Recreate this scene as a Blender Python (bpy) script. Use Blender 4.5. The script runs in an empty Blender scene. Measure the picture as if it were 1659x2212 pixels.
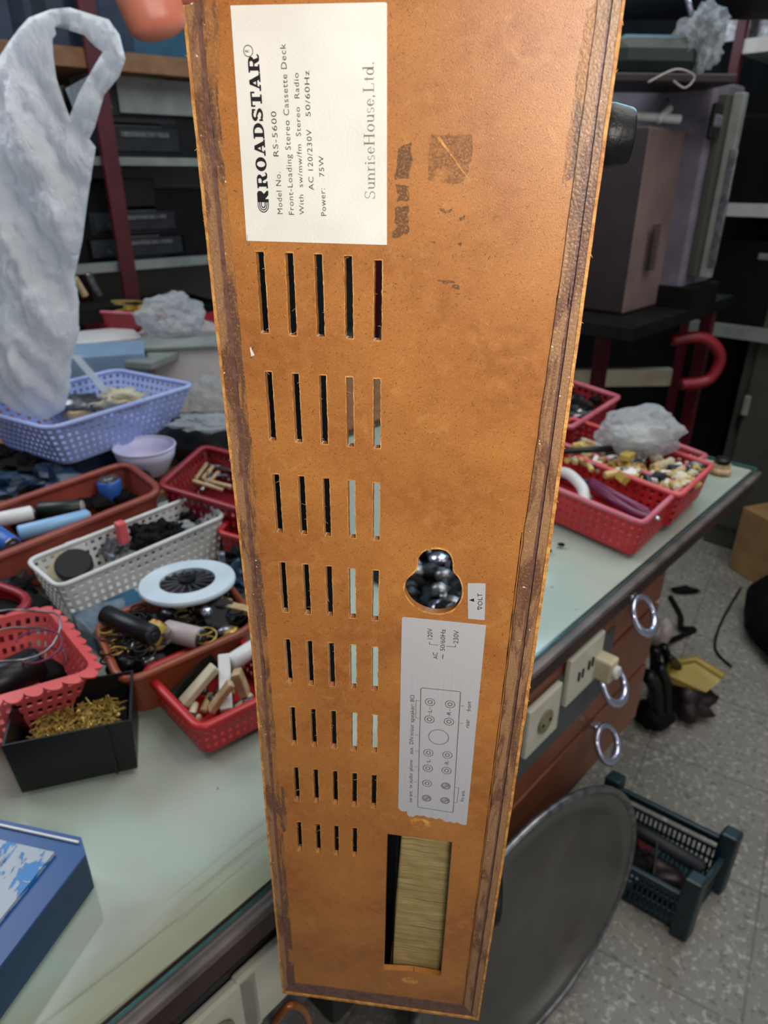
import bpy, bmesh, math, random
from mathutils import Vector, Matrix, noise
from mathutils.geometry import delaunay_2d_cdt
random.seed(7)
PI = math.pi
SC = bpy.context.scene
COL = SC.collection

# ------------------------------------------------------------ camera, world, lights
FPX = 1480.0
PITCH = math.radians(26.1)
CAM = Vector((0, 0, 1.36))
cd = bpy.data.cameras.new('camera'); cam = bpy.data.objects.new('camera', cd); COL.objects.link(cam)
cam.location = CAM; cam.rotation_euler = (PI/2 - PITCH, 0, 0)
cd.sensor_fit = 'VERTICAL'; cd.sensor_height = 36.0; cd.sensor_width = 27.0
cd.lens = FPX/2212*36; cd.clip_start = 0.01
cd.dof.use_dof = True; cd.dof.focus_distance = 0.30; cd.dof.aperture_fstop = 14.5
SC.camera = cam

world = bpy.data.worlds.new('world'); SC.world = world; world.use_nodes = True
world.node_tree.nodes['Background'].inputs[0].default_value = (0.62, 0.72, 0.86, 1)
world.node_tree.nodes['Background'].inputs[1].default_value = 0.13

def area(name, loc, target, size, power, color, sy=None):
    l = bpy.data.lights.new(name, 'AREA'); o = bpy.data.objects.new(name, l); COL.objects.link(o)
    l.energy = power; l.color = color; l.size = size
    if sy: l.shape = 'RECTANGLE'; l.size_y = sy
    o.location = loc
    o.rotation_euler = (Vector(target) - Vector(loc)).to_track_quat('-Z', 'Y').to_euler()
    return o
area('doorway_daylight', (2.3, -1.3, 1.7), (0.4, 1.0, 0.8), 1.8, 13, (1.0, 0.97, 0.95), 1.9)
area('rear_high_window', (1.38, 2.88, 2.50), (0.5, 0.9, 0.8), 1.7, 42, (0.42, 0.78, 1.0), 0.95)
area('overhead_fill', (0.9, 0.75, 3.0), (0.8, 0.9, 0.0), 2.0, 42, (1.0, 0.97, 0.93))  # unseen overhead light, added to raise the ambient on floor and bench
area('light_behind_camera', (0.13, -0.15, 1.45), (0.03, 0.27, 1.24), 0.16, 2.9, (1.0, 0.94, 0.86))  # unseen light behind the camera, set by the held panel's glare and falloff
area('window_daylight', (-1.6, 1.3, 2.5), (0.2, 1.1, 0.7), 1.2, 24, (0.86, 0.92, 1.0))
SC.view_settings.view_transform = 'Standard'; SC.view_settings.look = 'None'
SC.view_settings.exposure = 0.0; SC.view_settings.gamma = 1.0; SC.view_settings.use_curve_mapping = False

# ------------------------------------------------------------ geometry helpers
FW = Vector((0, math.cos(PITCH), -math.sin(PITCH))); UPV = Vector((0, math.sin(PITCH), math.cos(PITCH)))
def ray(px, py): return FW + Vector((1, 0, 0))*((px-829.5)/FPX) - UPV*((py-1106)/FPX)
def atz(px, py, z):
    r = ray(px, py); return CAM + r*((z-CAM.z)/r.z)
def aty(px, py, y):
    r = ray(px, py); return CAM + r*(y/r.y)
def onplane(px, py, p, n):
    r = ray(px, py); return CAM + r*((p-CAM).dot(n)/r.dot(n))
P0 = Vector((-0.1, 0.39, 0)); E1 = Vector((0.683, 0.730, 0)).normalized(); E2 = Vector((-E1.y, E1.x, 0))
def st(s, t, z=0.0): return P0 + E1*s + E2*t + Vector((0, 0, z))
def front(px, py, t=0.0): return onplane(px, py, st(0, t), E2)

ORI = {}
def tag(o, label=None, cat=None, group=None, kind=None):
    if label: o['label'] = label
    if cat: o['category'] = cat
    if group: o['group'] = group
    if kind: o['kind'] = kind
    return o
def thing(name, label, cat, loc, group=None):
    o = bpy.data.objects.new(name, None); COL.objects.link(o); o.location = loc; o.empty_display_size = 0.02
    ORI[o.name] = Vector(loc)
    return tag(o, label, cat, group)
def build(name, bm, mat, parent=None, smooth=False, raw=False):
    me = bpy.data.meshes.new(name)
    bmesh.ops.recalc_face_normals(bm, faces=bm.faces) if not raw else None
    if parent is not None and not raw: off = ORI[parent.name]
    elif raw: off = Vector((0, 0, 0))
    else:
        xs = [v.co.x for v in bm.verts]; ys = [v.co.y for v in bm.verts]; zs = [v.co.z for v in bm.verts]
        off = Vector(((min(xs)+max(xs))/2, (min(ys)+max(ys))/2, min(zs)))
    for v in bm.verts: v.co -= off
    bm.to_mesh(me); bm.free()
    for m in (mat if isinstance(mat, (list, tuple)) else [mat]): me.materials.append(m)
    if smooth:
        for p in me.polygons: p.use_smooth = True
    o = bpy.data.objects.new(name, me); COL.objects.link(o)
    if parent is not None: o.parent = parent
    elif not raw: o.location = off
    ORI[o.name] = off
    return o
def one(name, bm, mat, label, cat, group=None, smooth=False, kind=None):
    return tag(build(name, bm, mat, smooth=smooth), label, cat, group, kind)
def struct(name, bm, mat):
    return tag(build(name, bm, mat), kind='structure')
NB = bmesh.new
def add_box(bm, c, sx, sy, sz, ax=None, bevel=0.0):
    """box with centre c and full sizes; ax = (xaxis, yaxis, zaxis)"""
    x, y, z = ax if ax else (Vector((1, 0, 0)), Vector((0, 1, 0)), Vector((0, 0, 1)))
    c = Vector(c); vs = []
    for i in (-1, 1):
        for j in (-1, 1):
            for k in (-1, 1): vs.append(bm.verts.new(c + x*(i*sx/2) + y*(j*sy/2) + z*(k*sz/2)))
    fs = [bm.faces.new([vs[q] for q in f]) for f in ((0,1,3,2),(4,6,7,5),(0,4,5,1),(2,3,7,6),(0,2,6,4),(1,5,7,3))]
    if bevel > 0:
        es = list({e for f in fs for e in f.edges})
        bmesh.ops.bevel(bm, geom=es, offset=bevel, segments=2, affect='EDGES', profile=0.5)
    return bm
AXR = (E1, E2, Vector((0, 0, 1)))
def frame(d):
    d = d.normalized(); a = Vector((0, 0, 1)) if abs(d.z) < 0.9 else Vector((1, 0, 0))
    u = d.cross(a).normalized(); return u, d.cross(u).normalized(), d
def add_lathe(bm, p, axis, prof, n=20, cap=True):
    """prof = [(dist along axis, radius)...]"""
    u, w, d = frame(Vector(axis)); rings = []
    for h, r in prof:
        rings.append([bm.verts.new(Vector(p) + d*h + (u*math.cos(2*PI*i/n) + w*math.sin(2*PI*i/n))*max(r, 1e-5)) for i in range(n)])
    for a, b in zip(rings, rings[1:]):
        for i in range(n): bm.faces.new((a[i], a[(i+1) % n], b[(i+1) % n], b[i]))
    if cap:
        bm.faces.new(rings[0][::-1]); bm.faces.new(rings[-1])
    return bm
def add_cyl(bm, p0, p1, r, n=16, bev=None):
    p0 = Vector(p0); p1 = Vector(p1); L = (p1-p0).length; b = bev if bev is not None else min(r*0.2, L*0.2)
    return add_lathe(bm, p0, p1-p0, [(0, r-b), (b, r), (L-b, r), (L, r-b)], n)
def add_tube(bm, pts, r, n=8, closed=False):
    pts = [Vector(p) for p in pts]; m = len(pts); rings = []; pu = None
    for i, p in enumerate(pts):
        if closed: d = pts[(i+1) % m] - pts[i-1]
        else: d = pts[min(i+1, m-1)] - pts[max(i-1, 0)]
        d = d.normalized() if d.length > 1e-9 else Vector((0, 0, 1))
        if pu is None: u, w, _ = frame(d)
        else:
            u = (pu - d*pu.dot(d)).normalized(); w = d.cross(u)
        pu = u; rr = r[i] if isinstance(r, (list, tuple)) else r
        rings.append([bm.verts.new(p + (u*math.cos(2*PI*k/n) + w*math.sin(2*PI*k/n))*rr) for k in range(n)])
    for i in range(m if closed else m-1):
        a, b = rings[i], rings[(i+1) % m]
        for k in range(n): bm.faces.new((a[k], a[(k+1) % n], b[(k+1) % n], b[k]))
    if not closed:
        bm.faces.new(rings[0][::-1]); bm.faces.new(rings[-1])
    return bm
def catmull(pts, k=6):
    pts = [Vector(p) for p in pts]; out = []
    for i in range(len(pts)-1):
        a = pts[max(i-1, 0)]; b = pts[i]; c = pts[i+1]; d = pts[min(i+2, len(pts)-1)]
        for j in range(k):
            t = j/k
            out.append(0.5*((2*b) + (c-a)*t + (2*a-5*b+4*c-d)*t*t + (3*b-a-3*c+d)*t**3))
    out.append(pts[-1]); return out
def add_blob(bm, p, rx, ry, rz, rough=0.25, sub=2, seed=0, ax=None, freq=1.5):
    m = bmesh.new(); bmesh.ops.create_icosphere(m, subdivisions=sub, radius=1)
    x, y, z = ax if ax else (Vector((1, 0, 0)), Vector((0, 1, 0)), Vector((0, 0, 1)))
    mp = {}
    for v in m.verts:
        q = v.co.copy(); k = 1 + rough*noise.noise(q*freq + Vector((seed*3.1, seed, 0)))
        k += rough*0.5*noise.noise(q*freq*2.7 + Vector((0, seed*2.0, 5)))
        mp[v.index] = bm.verts.new(Vector(p) + x*(q.x*rx*k) + y*(q.y*ry*k) + z*(q.z*rz*k))
    for f in m.faces: bm.faces.new([mp[v.index] for v in f.verts])
    m.free(); return bm
def add_prism(bm, pts, z0, z1):
    a = [bm.verts.new((p[0], p[1], z0)) for p in pts]; b = [bm.verts.new((p[0], p[1], z1)) for p in pts]
    bm.faces.new(a[::-1]); bm.faces.new(b); n = len(pts)
    for i in range(n): bm.faces.new((a[i], a[(i+1) % n], b[(i+1) % n], b[i]))
    return bm

# ------------------------------------------------------------ materials
def nt(name):
    m = bpy.data.materials.new(name); m.use_nodes = True; t = m.node_tree
    return m, t, t.nodes['Principled BSDF']
def srgb(h):
    if isinstance(h, str): h = tuple(int(h[i:i+2], 16)/255 for i in (0, 2, 4))
    return tuple((c/12.92 if c <= 0.04045 else ((c+0.055)/1.055)**2.4) for c in h) + (1,)
def pm(name, c1, c2=None, scale=30, rough=0.5, metal=0.0, bump=0.0, bscale=None, lo=0.35, hi=0.65, spec=None, alpha=None, trans=0.0):
    m, t, b = nt(name); N = t.nodes; L = t.links
    b.inputs['Roughness'].default_value = rough; b.inputs['Metallic'].default_value = metal
    if spec is not None: b.inputs['Specular IOR Level'].default_value = spec
    if alpha is not None: b.inputs['Alpha'].default_value = alpha
    if trans: b.inputs['Transmission Weight'].default_value = trans
    tc = N.new('ShaderNodeTexCoord'); c2 = c2 or c1
    nz = N.new('ShaderNodeTexNoise'); nz.inputs['Scale'].default_value = scale; nz.inputs['Detail'].default_value = 5
    L.new(tc.outputs['Object'], nz.inputs['Vector'])
    rp = N.new('ShaderNodeValToRGB'); rp.color_ramp.elements[0].position = lo; rp.color_ramp.elements[1].position = hi
    rp.color_ramp.elements[0].color = srgb(c1); rp.color_ramp.elements[1].color = srgb(c2)
    L.new(nz.outputs['Fac'], rp.inputs['Fac']); L.new(rp.outputs['Color'], b.inputs['Base Color'])
    if bump:
        n2 = N.new('ShaderNodeTexNoise'); n2.inputs['Scale'].default_value = bscale or scale*4; n2.inputs['Detail'].default_value = 4
        L.new(tc.outputs['Object'], n2.inputs['Vector'])
        bp = N.new('ShaderNodeBump'); bp.inputs['Strength'].default_value = bump; bp.inputs['Distance'].default_value = 0.001
        L.new(n2.outputs['Fac'], bp.inputs['Height']); L.new(bp.outputs['Normal'], b.inputs['Normal'])
    return m
class G:  # tiny node-graph helper
    def __init__(s, t): s.t = t; s.N = t.nodes; s.L = t.links
    def _in(s, sock, v):
        if hasattr(v, 'links') or hasattr(v, 'is_linked'): s.L.new(v, sock)
        else: sock.default_value = v
    def math(s, op, a, b=0.0, clamp=False):
        n = s.N.new('ShaderNodeMath'); n.operation = op; n.use_clamp = clamp
        s._in(n.inputs[0], a); s._in(n.inputs[1], b); return n.outputs[0]
    def mix(s, f, a, b):
        n = s.N.new('ShaderNodeMix'); n.data_type = 'RGBA'
        s._in(n.inputs[0], f); s._in(n.inputs[6], a); s._in(n.inputs[7], b); return n.outputs[2]
    def noise(s, vec, scale, detail=3, dist=0.0, rough=0.5):
        n = s.N.new('ShaderNodeTexNoise'); n.inputs['Scale'].default_value = scale; n.inputs['Detail'].default_value = detail
        n.inputs['Distortion'].default_value = dist; n.inputs['Roughness'].default_value = rough
        s.L.new(vec, n.inputs['Vector']); return n.outputs['Fac']
    def step(s, v, lo, hi):
        n = s.N.new('ShaderNodeMapRange'); n.clamp = True; n.interpolation_type = 'SMOOTHSTEP'
        s._in(n.inputs[0], v); n.inputs[1].default_value = lo; n.inputs[2].default_value = hi; return n.outputs[0]
    def map(s, vec, rot=0.0, sc=(1, 1, 1), loc=(0, 0, 0)):
        n = s.N.new('ShaderNodeMapping'); n.inputs['Rotation'].default_value = (0, 0, rot); n.inputs['Scale'].default_value = sc
        n.inputs['Location'].default_value = loc; s.L.new(vec, n.inputs['Vector']); return n.outputs[0]
    def obj(s): return s.N.new('ShaderNodeTexCoord').outputs['Object']
    def xyz(s, v):
        n = s.N.new('ShaderNodeSeparateXYZ'); s.L.new(v, n.inputs[0]); return n.outputs
    def bump(s, h, strength, dist, bsdf):
        n = s.N.new('ShaderNodeBump'); n.inputs['Strength'].default_value = strength; n.inputs['Distance'].default_value = dist
        s.L.new(h, n.inputs['Height']); s.L.new(n.outputs['Normal'], bsdf.inputs['Normal'])

M = {}
# hardboard of the held back panel: fibres, mottling
def hardboard():
    m, t, b = nt('hardboard'); g = G(t); v = g.obj()
    big = g.noise(v, 22, 5, 0.3); mid = g.noise(v, 160, 4); fine = g.noise(v, 1500, 3)
    c = g.mix(g.step(big, 0.3, 0.7), srgb('9a5e2c'), srgb('b87a3a'))
    c = g.mix(g.step(mid, 0.35, 0.75), c, srgb('ae713a'))
    c = g.mix(g.math('MULTIPLY', g.step(fine, 0.35, 0.7), 0.55), srgb('8e5424'), c) if False else g.mix(g.math('MULTIPLY', g.step(fine, 0.45, 0.75), 0.45), c, srgb('7d4a20'))
    fib = None
    for k, (rot, thr) in enumerate(((0.3, 0.715), (1.2, 0.715), (2.1, 0.71), (2.8, 0.715))):
        f = g.step(g.noise(g.map(g.map(v, rot), 0, (430, 2100, 1), (k*3.7, k*1.3, 0)), 1.0, 2, 0.4), thr-0.03, thr)
        fib = f if fib is None else g.math('MAXIMUM', fib, f)
    c = g.mix(g.math('MULTIPLY', fib, 0.75), c, srgb('4a2a14'))
    gl = None
    for k, rot in enumerate((0.9, 2.5)):
        f = g.step(g.noise(g.map(g.map(v, rot), 0, (480, 2400, 1), (k*2.7+9, k*5.3, 0)), 1.0, 2, 0.4), 0.66, 0.72)
        gl = f if gl is None else g.math('MAXIMUM', gl, f)
    c = g.mix(g.math('MULTIPLY', gl, 0.4), c, srgb('e0a55c'))
    dirt = g.step(g.noise(v, 11, 6, 0.8, 0.6), 0.56, 0.72)
    c = g.mix(g.math('MULTIPLY', dirt, 0.45), c, srgb('7d4a28'))
    blot = g.step(g.noise(v, 75, 5, 1.4, 0.6), 0.58, 0.66); c = g.mix(g.math('MULTIPLY', blot, 0.16), c, srgb('d09a5c'))
    g.L.new(c, b.inputs['Base Color']); b.inputs['Roughness'].default_value = 0.38
    b.inputs['Specular IOR Level'].default_value = 0.55
    g.bump(g.noise(v, 2000, 4), 0.4, 0.0002, b)
    return m
M['board'] = hardboard()
def stained(name, base, dark, thr, crack=0.6):
    m, t, b = nt(name); g = G(t); v = g.obj()
    s = g.step(g.noise(g.map(v, 0, (1.6, 0.35, 1)), 60, 6, 1.0, 0.65), thr-0.05, thr+0.07)
    sp = g.noise(v, 900, 4)
    c = g.mix(s, srgb(base), srgb(dark)); c = g.mix(g.math('MULTIPLY', g.step(sp, 0.5, 0.75), 0.5), c, srgb('b98a5c'))
    w = g.N.new('ShaderNodeTexVoronoi'); w.feature = 'DISTANCE_TO_EDGE'; w.inputs['Scale'].default_value = 750
    g.L.new(g.map(v, 0, (1, 0.8, 1)), w.inputs['Vector'])
    cr = g.math('SUBTRACT', 1.0, g.step(w.outputs['Distance'], 0.015, 0.06))
    c = g.mix(g.math('MULTIPLY', cr, crack), c, srgb('3c2418'))
    wt = g.step(g.noise(v, 420, 2), 0.72, 0.75); c = g.mix(g.math('MULTIPLY', wt, 0.8), c, srgb('efe2cf'))
    g.L.new(c, b.inputs['Base Color']); b.inputs['Roughness'].default_value = 0.42
    g.bump(g.math('ADD', sp, g.math('MULTIPLY', w.outputs['Distance'], 1.0)), 0.45, 0.0004, b)
    return m
M['crackle'] = stained('crackled_brown', '9a7350', '6d4a36', 0.52, 0.32)
M['stain'] = stained('dark_glue_stain', 'a06c3a', '664836', 0.5, 0.2)
M['glue'] = pm('purple_brown_glue', '5e423b', '76564a', 200, 0.4, bump=0.4, bscale=600)
M['wood_edge'] = pm('raw_plywood_edge', 'a8692f', 'd7a055', 220, 0.55, bump=0.5, bscale=900)
M['case_in'] = pm('black_case_inside', '0b0908', '15110f', 60, 0.9, spec=0.1)
M['paper'] = pm('silver_white_paper', 'dcdad2', 'e6e4dd', 40, 0.33, bump=0.08, bscale=900)
M['alu'] = None
def alu():
    m, t, b = nt('brushed_silver_foil'); g = G(t); v = g.obj()
    n = g.noise(g.map(v, 0, (2500, 14, 1)), 1.0, 3)
    g.L.new(g.mix(n, srgb('bcbcbf'), srgb('cfcfd3')), b.inputs['Base Color'])
    b.inputs['Metallic'].default_value = 0.25; b.inputs['Roughness'].default_value = 0.45; g.bump(n, 0.15, 0.0002, b); return m
M['alu'] = alu()
M['ink'] = pm('black_ink', '121212', rough=0.5)
M['ink_grey'] = pm('dark_grey_ink', '3f3b38', rough=0.5)
M['ink_gold'] = pm('pale_gold_ink', '8b8570', 'a49b80', 300, 0.35, metal=0.4)
M['fluff'] = pm('torn_fibre', 'd9a462', 'c08a48', 300, 0.8)
def brass():
    m, t, b = nt('ribbed_gold_foil'); g = G(t); v = g.obj()
    n = g.noise(g.map(v, 0.03, (18, 2600, 1)), 1.0, 3, 0.3); big = g.noise(v, 70, 5)
    c = g.mix(g.step(n, 0.35, 0.65), srgb('8a7648'), srgb('e2ca8c')); c = g.mix(g.math('MULTIPLY', g.step(big, 0.4, 0.7), 0.5), c, srgb('b89c5c'))
    g.L.new(c, b.inputs['Base Color']); b.inputs['Roughness'].default_value = 0.5; b.inputs['Metallic'].default_value = 0.35
    g.bump(g.math('ADD', n, g.math('MULTIPLY', big, 2.0)), 0.6, 0.0006, b); return m
M['brass'] = brass()
M['rubber'] = pm('black_rubber', '0a0a0c', '121214', 300, 0.42, bump=0.3, bscale=500, spec=0.3)
def residue(name, k, lo):
    m, t, b = nt(name); g = G(t); v = g.obj()
    b.inputs['Base Color'].default_value = srgb('6d5138'); b.inputs['Roughness'].default_value = 0.6
    a = g.math('MULTIPLY', g.step(g.noise(v, 1300, 3), 0.30, 0.60), g.step(g.noise(v, 160, 5), lo, lo+0.25))
    g.L.new(g.math('MULTIPLY', a, k), b.inputs['Alpha']); return m
M['residue'] = residue('grey_tape_residue', 0.48, 0.25)
M['faint'] = residue('faint_tape_residue', 0.24, 0.30)
def skin():
    m, t, b = nt('skin'); g = G(t); v = g.obj()
    c = g.mix(g.step(g.noise(v, 60, 4), 0.35, 0.7), srgb('9c5846'), srgb('b26f5c'))
    g.L.new(c, b.inputs['Base Color']); b.inputs['Roughness'].default_value = 0.45
    b.inputs['Subsurface Weight'].default_value = 0.15; b.inputs['Subsurface Radius'].default_value = (0.006, 0.003, 0.002)
    b.inputs['Subsurface Scale'].default_value = 0.5
    w = g.N.new('ShaderNodeTexWave'); w.inputs['Scale'].default_value = 1100; w.inputs['Distortion'].default_value = 3.0
    w.inputs['Detail'].default_value = 1; w.inputs['Detail Scale'].default_value = 0.15
    g.L.new(v, w.inputs['Vector']); g.bump(w.outputs['Fac'], 0.22, 0.0002, b); return m
M['skin'] = skin()
def plastic_film(name, col, tr=0.12, tl=0.45, rough=0.32, bs=30):
    m, t, b = nt(name); g = G(t); v = g.obj(); N = t.nodes; L = t.links
    b.inputs['Base Color'].default_value = srgb(col); b.inputs['Roughness'].default_value = rough
    g.bump(g.math('ADD', g.noise(g.map(v, 0.0, (1, 1, 0.30)), bs, 5, 1.4), g.math('MULTIPLY', g.noise(g.map(v, 0.0, (1, 1, 0.5)), bs*4, 4, 1.0), 0.35)), 0.8, 0.012, b)
    tn = N.new('ShaderNodeBsdfTranslucent'); tn.inputs[0].default_value = srgb(col)
    tp = N.new('ShaderNodeBsdfTransparent'); m1 = N.new('ShaderNodeMixShader'); m2 = N.new('ShaderNodeMixShader')
    m1.inputs[0].default_value = tl; m2.inputs[0].default_value = tr
    L.new(b.outputs[0], m1.inputs[1]); L.new(tn.outputs[0], m1.inputs[2]); L.new(m1.outputs[0], m2.inputs[1]); L.new(tp.outputs[0], m2.inputs[2])
    L.new(m2.outputs[0], N['Material Output'].inputs[0]); return m
M['bag'] = plastic_film('white_bag_film', 'f4f5f8', 0.08, 0.42, 0.26)
M['clear'] = plastic_film('clear_bag_film', 'cdd1d4', 0.74, 0.2, 0.10, 60)
M['cloudy'] = plastic_film('cloudy_bag_film', 'cfd4d8', 0.42, 0.3, 0.12, 60)
# bench
def cloth():
    m, t, b = nt('pale_green_bench_cloth'); g = G(t); v = g.obj()
    c = g.mix(g.step(g.noise(v, 4.0, 4, 0.5), 0.35, 0.7), srgb('9fa89e'), srgb('b0b8ab'))
    c = g.mix(g.math('MULTIPLY', g.step(g.noise(v, 5.5, 4, 0.6), 0.52, 0.68), 0.7), c, srgb('b0a79f'))
    x = g.xyz(v)
    # greasy yellow border that follows the front edge (local x runs along the edge, local y across)
    wob = g.math('ADD', x[1], g.math('MULTIPLY', g.noise(g.map(v, 0, (1, 4, 1)), 9, 5, 0.8), 0.05))
    edge = g.math('MULTIPLY', g.math('SUBTRACT', 1.0, g.step(wob, 0.045, 0.115)), g.math('SUBTRACT', 1.0, g.step(x[0], -0.05, 0.25)))
    c = g.mix(g.math('MULTIPLY', edge, 0.75), c, srgb('8d8561'))
    band = g.math('MULTIPLY', g.step(g.noise(g.map(v, 0.05, (2, 60, 1)), 1.0, 4, 0.5), 0.55, 0.62), edge)
    c = g.mix(g.math('MULTIPLY', band, 0.6), c, srgb('5f5434'))
    spots = g.step(g.noise(v, 55, 1), 0.79, 0.81); c = g.mix(spots, c, srgb('2c2a26'))
    g.L.new(c, b.inputs['Base Color']); b.inputs['Roughness'].default_value = 0.7
    return m
M['cloth'] = cloth()
def glass_sheet():
    m, t, b = nt('bench_glass'); N = t.nodes; L = t.links
    tp = N.new('ShaderNodeBsdfTransparent'); tp.inputs[0].default_value = (0.975, 0.99, 0.985, 1)
    gl = N.new('ShaderNodeBsdfGlossy'); gl.inputs['Roughness'].default_value = 0.12
    fr = N.new('ShaderNodeFresnel'); fr.inputs[0].default_value = 1.5; mx = N.new('ShaderNodeMixShader')
    ge = N.new('ShaderNodeNewGeometry'); inv = N.new('ShaderNodeMath'); inv.operation = 'SUBTRACT'; inv.inputs[0].default_value = 1.0
    L.new(ge.outputs['Backfacing'], inv.inputs[1]); ml = N.new('ShaderNodeMath'); ml.operation = 'MULTIPLY'
    L.new(fr.outputs[0], ml.inputs[0]); L.new(inv.outputs[0], ml.inputs[1])
    L.new(ml.outputs[0], mx.inputs[0]); L.new(tp.outputs[0], mx.inputs[1]); L.new(gl.outputs[0], mx.inputs[2])
    L.new(mx.outputs[0], N['Material Output'].inputs[0]); return m
M['glass'] = glass_sheet()
M['glass_edge'] = pm('teal_glass_edge', '2f6a6a', '4a8785', 40, 0.2)
M['bench_edge'] = pm('dark_brown_bench_edge', '2a1512', '3b201a', 12, 0.5, bump=0.2)
M['bench_worn'] = pm('worn_grey_edging', '6b5f5a', '4a4340', 20, 0.5)
M['bench_panel'] = pm('grey_socket_panel', '4a4f50', '3d4243', 8, 0.5)
M['cream'] = pm('cream_socket_plastic', 'b9b6a6', 'c7c4b4', 20, 0.35)
M['cream_dirty'] = pm('dirty_socket_hole', '6b6248', '8b8264', 60, 0.6)
M['orange_wood'] = pm('reddish_laminate', '6a3b27', '7b4730', 9, 0.42, bump=0.1)
M['dark_wood'] = pm('dark_reddish_laminate', '2b1410', '3a1c15', 9, 0.5)
M['chrome'] = pm('chrome', 'c8cbe0', rough=0.2, metal=0.9)
def plc(n, a, b=None, r=0.4, sc=15, **k): M[n] = pm(n, a, b, sc, r, **k)
plc('lilac', 'a6b4e2', '98a7dc'); plc('lilac_pale', 'b9b6d6', 'c9c6e0'); plc('red', 'a81f22', 'b92b2c'); plc('red_dark', '7c1320', '8c1a27')
plc('red_pink', 'c4707c', 'b9596a'); plc('terracotta', '7f382c', '8c4234'); plc('coral', 'c24a4c', 'cf5b5c'); plc('orange_brown', '7c3a22', '8b4529')
plc('white_plastic', 'bdbdbb', 'cdcdcb'); plc('black', '08080a', '121214', 0.38, spec=0.35); plc('black_matte', '0a0909', '131212', 0.75, spec=0.15); plc('dark_grey', '1b1c1f', '292b30', 0.5, spec=0.3)
plc('blue_can', '1f4f9a', '2a63b4'); plc('light_blue', '7ba7cf', '8fb8da'); plc('cream_part', 'c9c1a6', 'b5ab8c'); plc('white_part', 'd9d9d6', 'c4c4c2')
plc('metal', '8b8c90', '5e5f62', 0.3, 60, metal=0.8); plc('brass_part', '9b8140', 'c2a45a', 0.35, 60, metal=0.6); plc('green_pcb', '0d1a14', '15261d')
plc('blue_dark', '10233a', '1b3652'); plc('teal_box', '17445c', '215a74'); plc('teal_dark', '0f2733', '17384a'); plc('cardboard', '8a6a42', '9c7a4e', 0.8); plc('yellow', 'a08a3a', 'b69c48')
plc('grey_steel', '3c3d36', '46473f', 0.45, 5); plc('crate_green', '0c2328', '12303a', 0.4); plc('pale_blue', '6f87a0', '8098b0'); plc('purple', '5a1236', '6f1c46'); plc('tan', 'a0845c', 'c3a983', 0.5, 60); plc('pale_ring', 'b4c2cc', 'c6d2da', 0.3)
plc('shelf_white', '878c87', '737874', 0.5); plc('shelf_wood', '7a5232', '8c6240', 0.6, 30); plc('red_post', '430a14', '520f1d', 0.4); plc('copper', '9a5a30', 'b77440', 0.35, metal=0.5)
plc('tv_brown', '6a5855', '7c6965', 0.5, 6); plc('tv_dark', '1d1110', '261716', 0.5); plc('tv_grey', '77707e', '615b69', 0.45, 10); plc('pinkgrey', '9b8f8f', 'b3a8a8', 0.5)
def wall_mat():
    return pm('wall_plaster', '85887f', '74776f', 3, 0.85)
M['wall'] = wall_mat()
def floor_mat():
    m, t, b = nt('terrazzo_tiles'); g = G(t); v = g.obj()
    a = srgb('8d8a82'); c = g.mix(g.step(g.noise(v, 2.2, 5, 0.6), 0.3, 0.7), a, srgb('77736a'))
    sp = g.noise(v, 85, 3); c = g.mix(g.math('MULTIPLY', g.step(sp, 0.54, 0.66), 0.7), c, srgb('b4b0a8'))
    c = g.mix(g.math('MULTIPLY', g.step(g.noise(g.map(v, 0.4, (1, 1, 1), (5, 3, 0)), 70, 3), 0.58, 0.68), 0.7), c, srgb('55524b'))
    x = g.xyz(g.map(v, math.radians(32.0), (1, 1, 1), (0.07, 0.06, 0)))
    for k in (0, 1):
        u = g.math('ABSOLUTE', g.math('SUBTRACT', g.math('FRACT', g.math('MULTIPLY', x[k], 1/0.30)), 0.5))
        c = g.mix(g.math('MULTIPLY', g.step(u, 0.488, 0.496), 0.6), c, srgb('57534a'))
    brown = g.step(g.noise(v, 5, 5, 0.6), 0.6, 0.75); c = g.mix(g.math('MULTIPLY', brown, 0.4), c, srgb('6a5f48'))
    g.L.new(c, b.inputs['Base Color']); b.inputs['Roughness'].default_value = 0.45; return m
M['floor'] = floor_mat()
def worn_blue():
    m, t, b = nt('blue_paint_worn_to_silver'); g = G(t); v = g.obj()
    s = g.step(g.noise(g.map(v, 0.9, (1, 0.45, 1)), 60, 7, 0.9, 0.62), 0.44, 0.48)
    c = g.mix(s, srgb('1c6fae'), srgb('9aa2ac'))
    g.L.new(c, b.inputs['Base Color']); b.inputs['Roughness'].default_value = 0.38; g.bump(s, 0.4, 0.0006, b); return m
M['worn_blue'] = worn_blue(); plc('blue_paint', '104a86', '0c3f76', 0.35, 8); plc('blue_side', '112c48', '163654', 0.5, 8)
def dish_mat():
    m, t, b = nt('dusty_grey_dish'); g = G(t); v = g.obj()
    c = g.mix(g.step(g.noise(v, 4, 6, 0.6), 0.3, 0.7), srgb('55534f'), srgb('6b6862'))
    c = g.mix(g.math('MULTIPLY', g.step(g.noise(v, 9, 6, 1.0), 0.55, 0.7), 0.5), c, srgb('54483c'))
    g.L.new(c, b.inputs['Base Color']); b.inputs['Roughness'].default_value = 0.4; b.inputs['Metallic'].default_value = 0.3; return m
M['dish'] = dish_mat()

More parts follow.
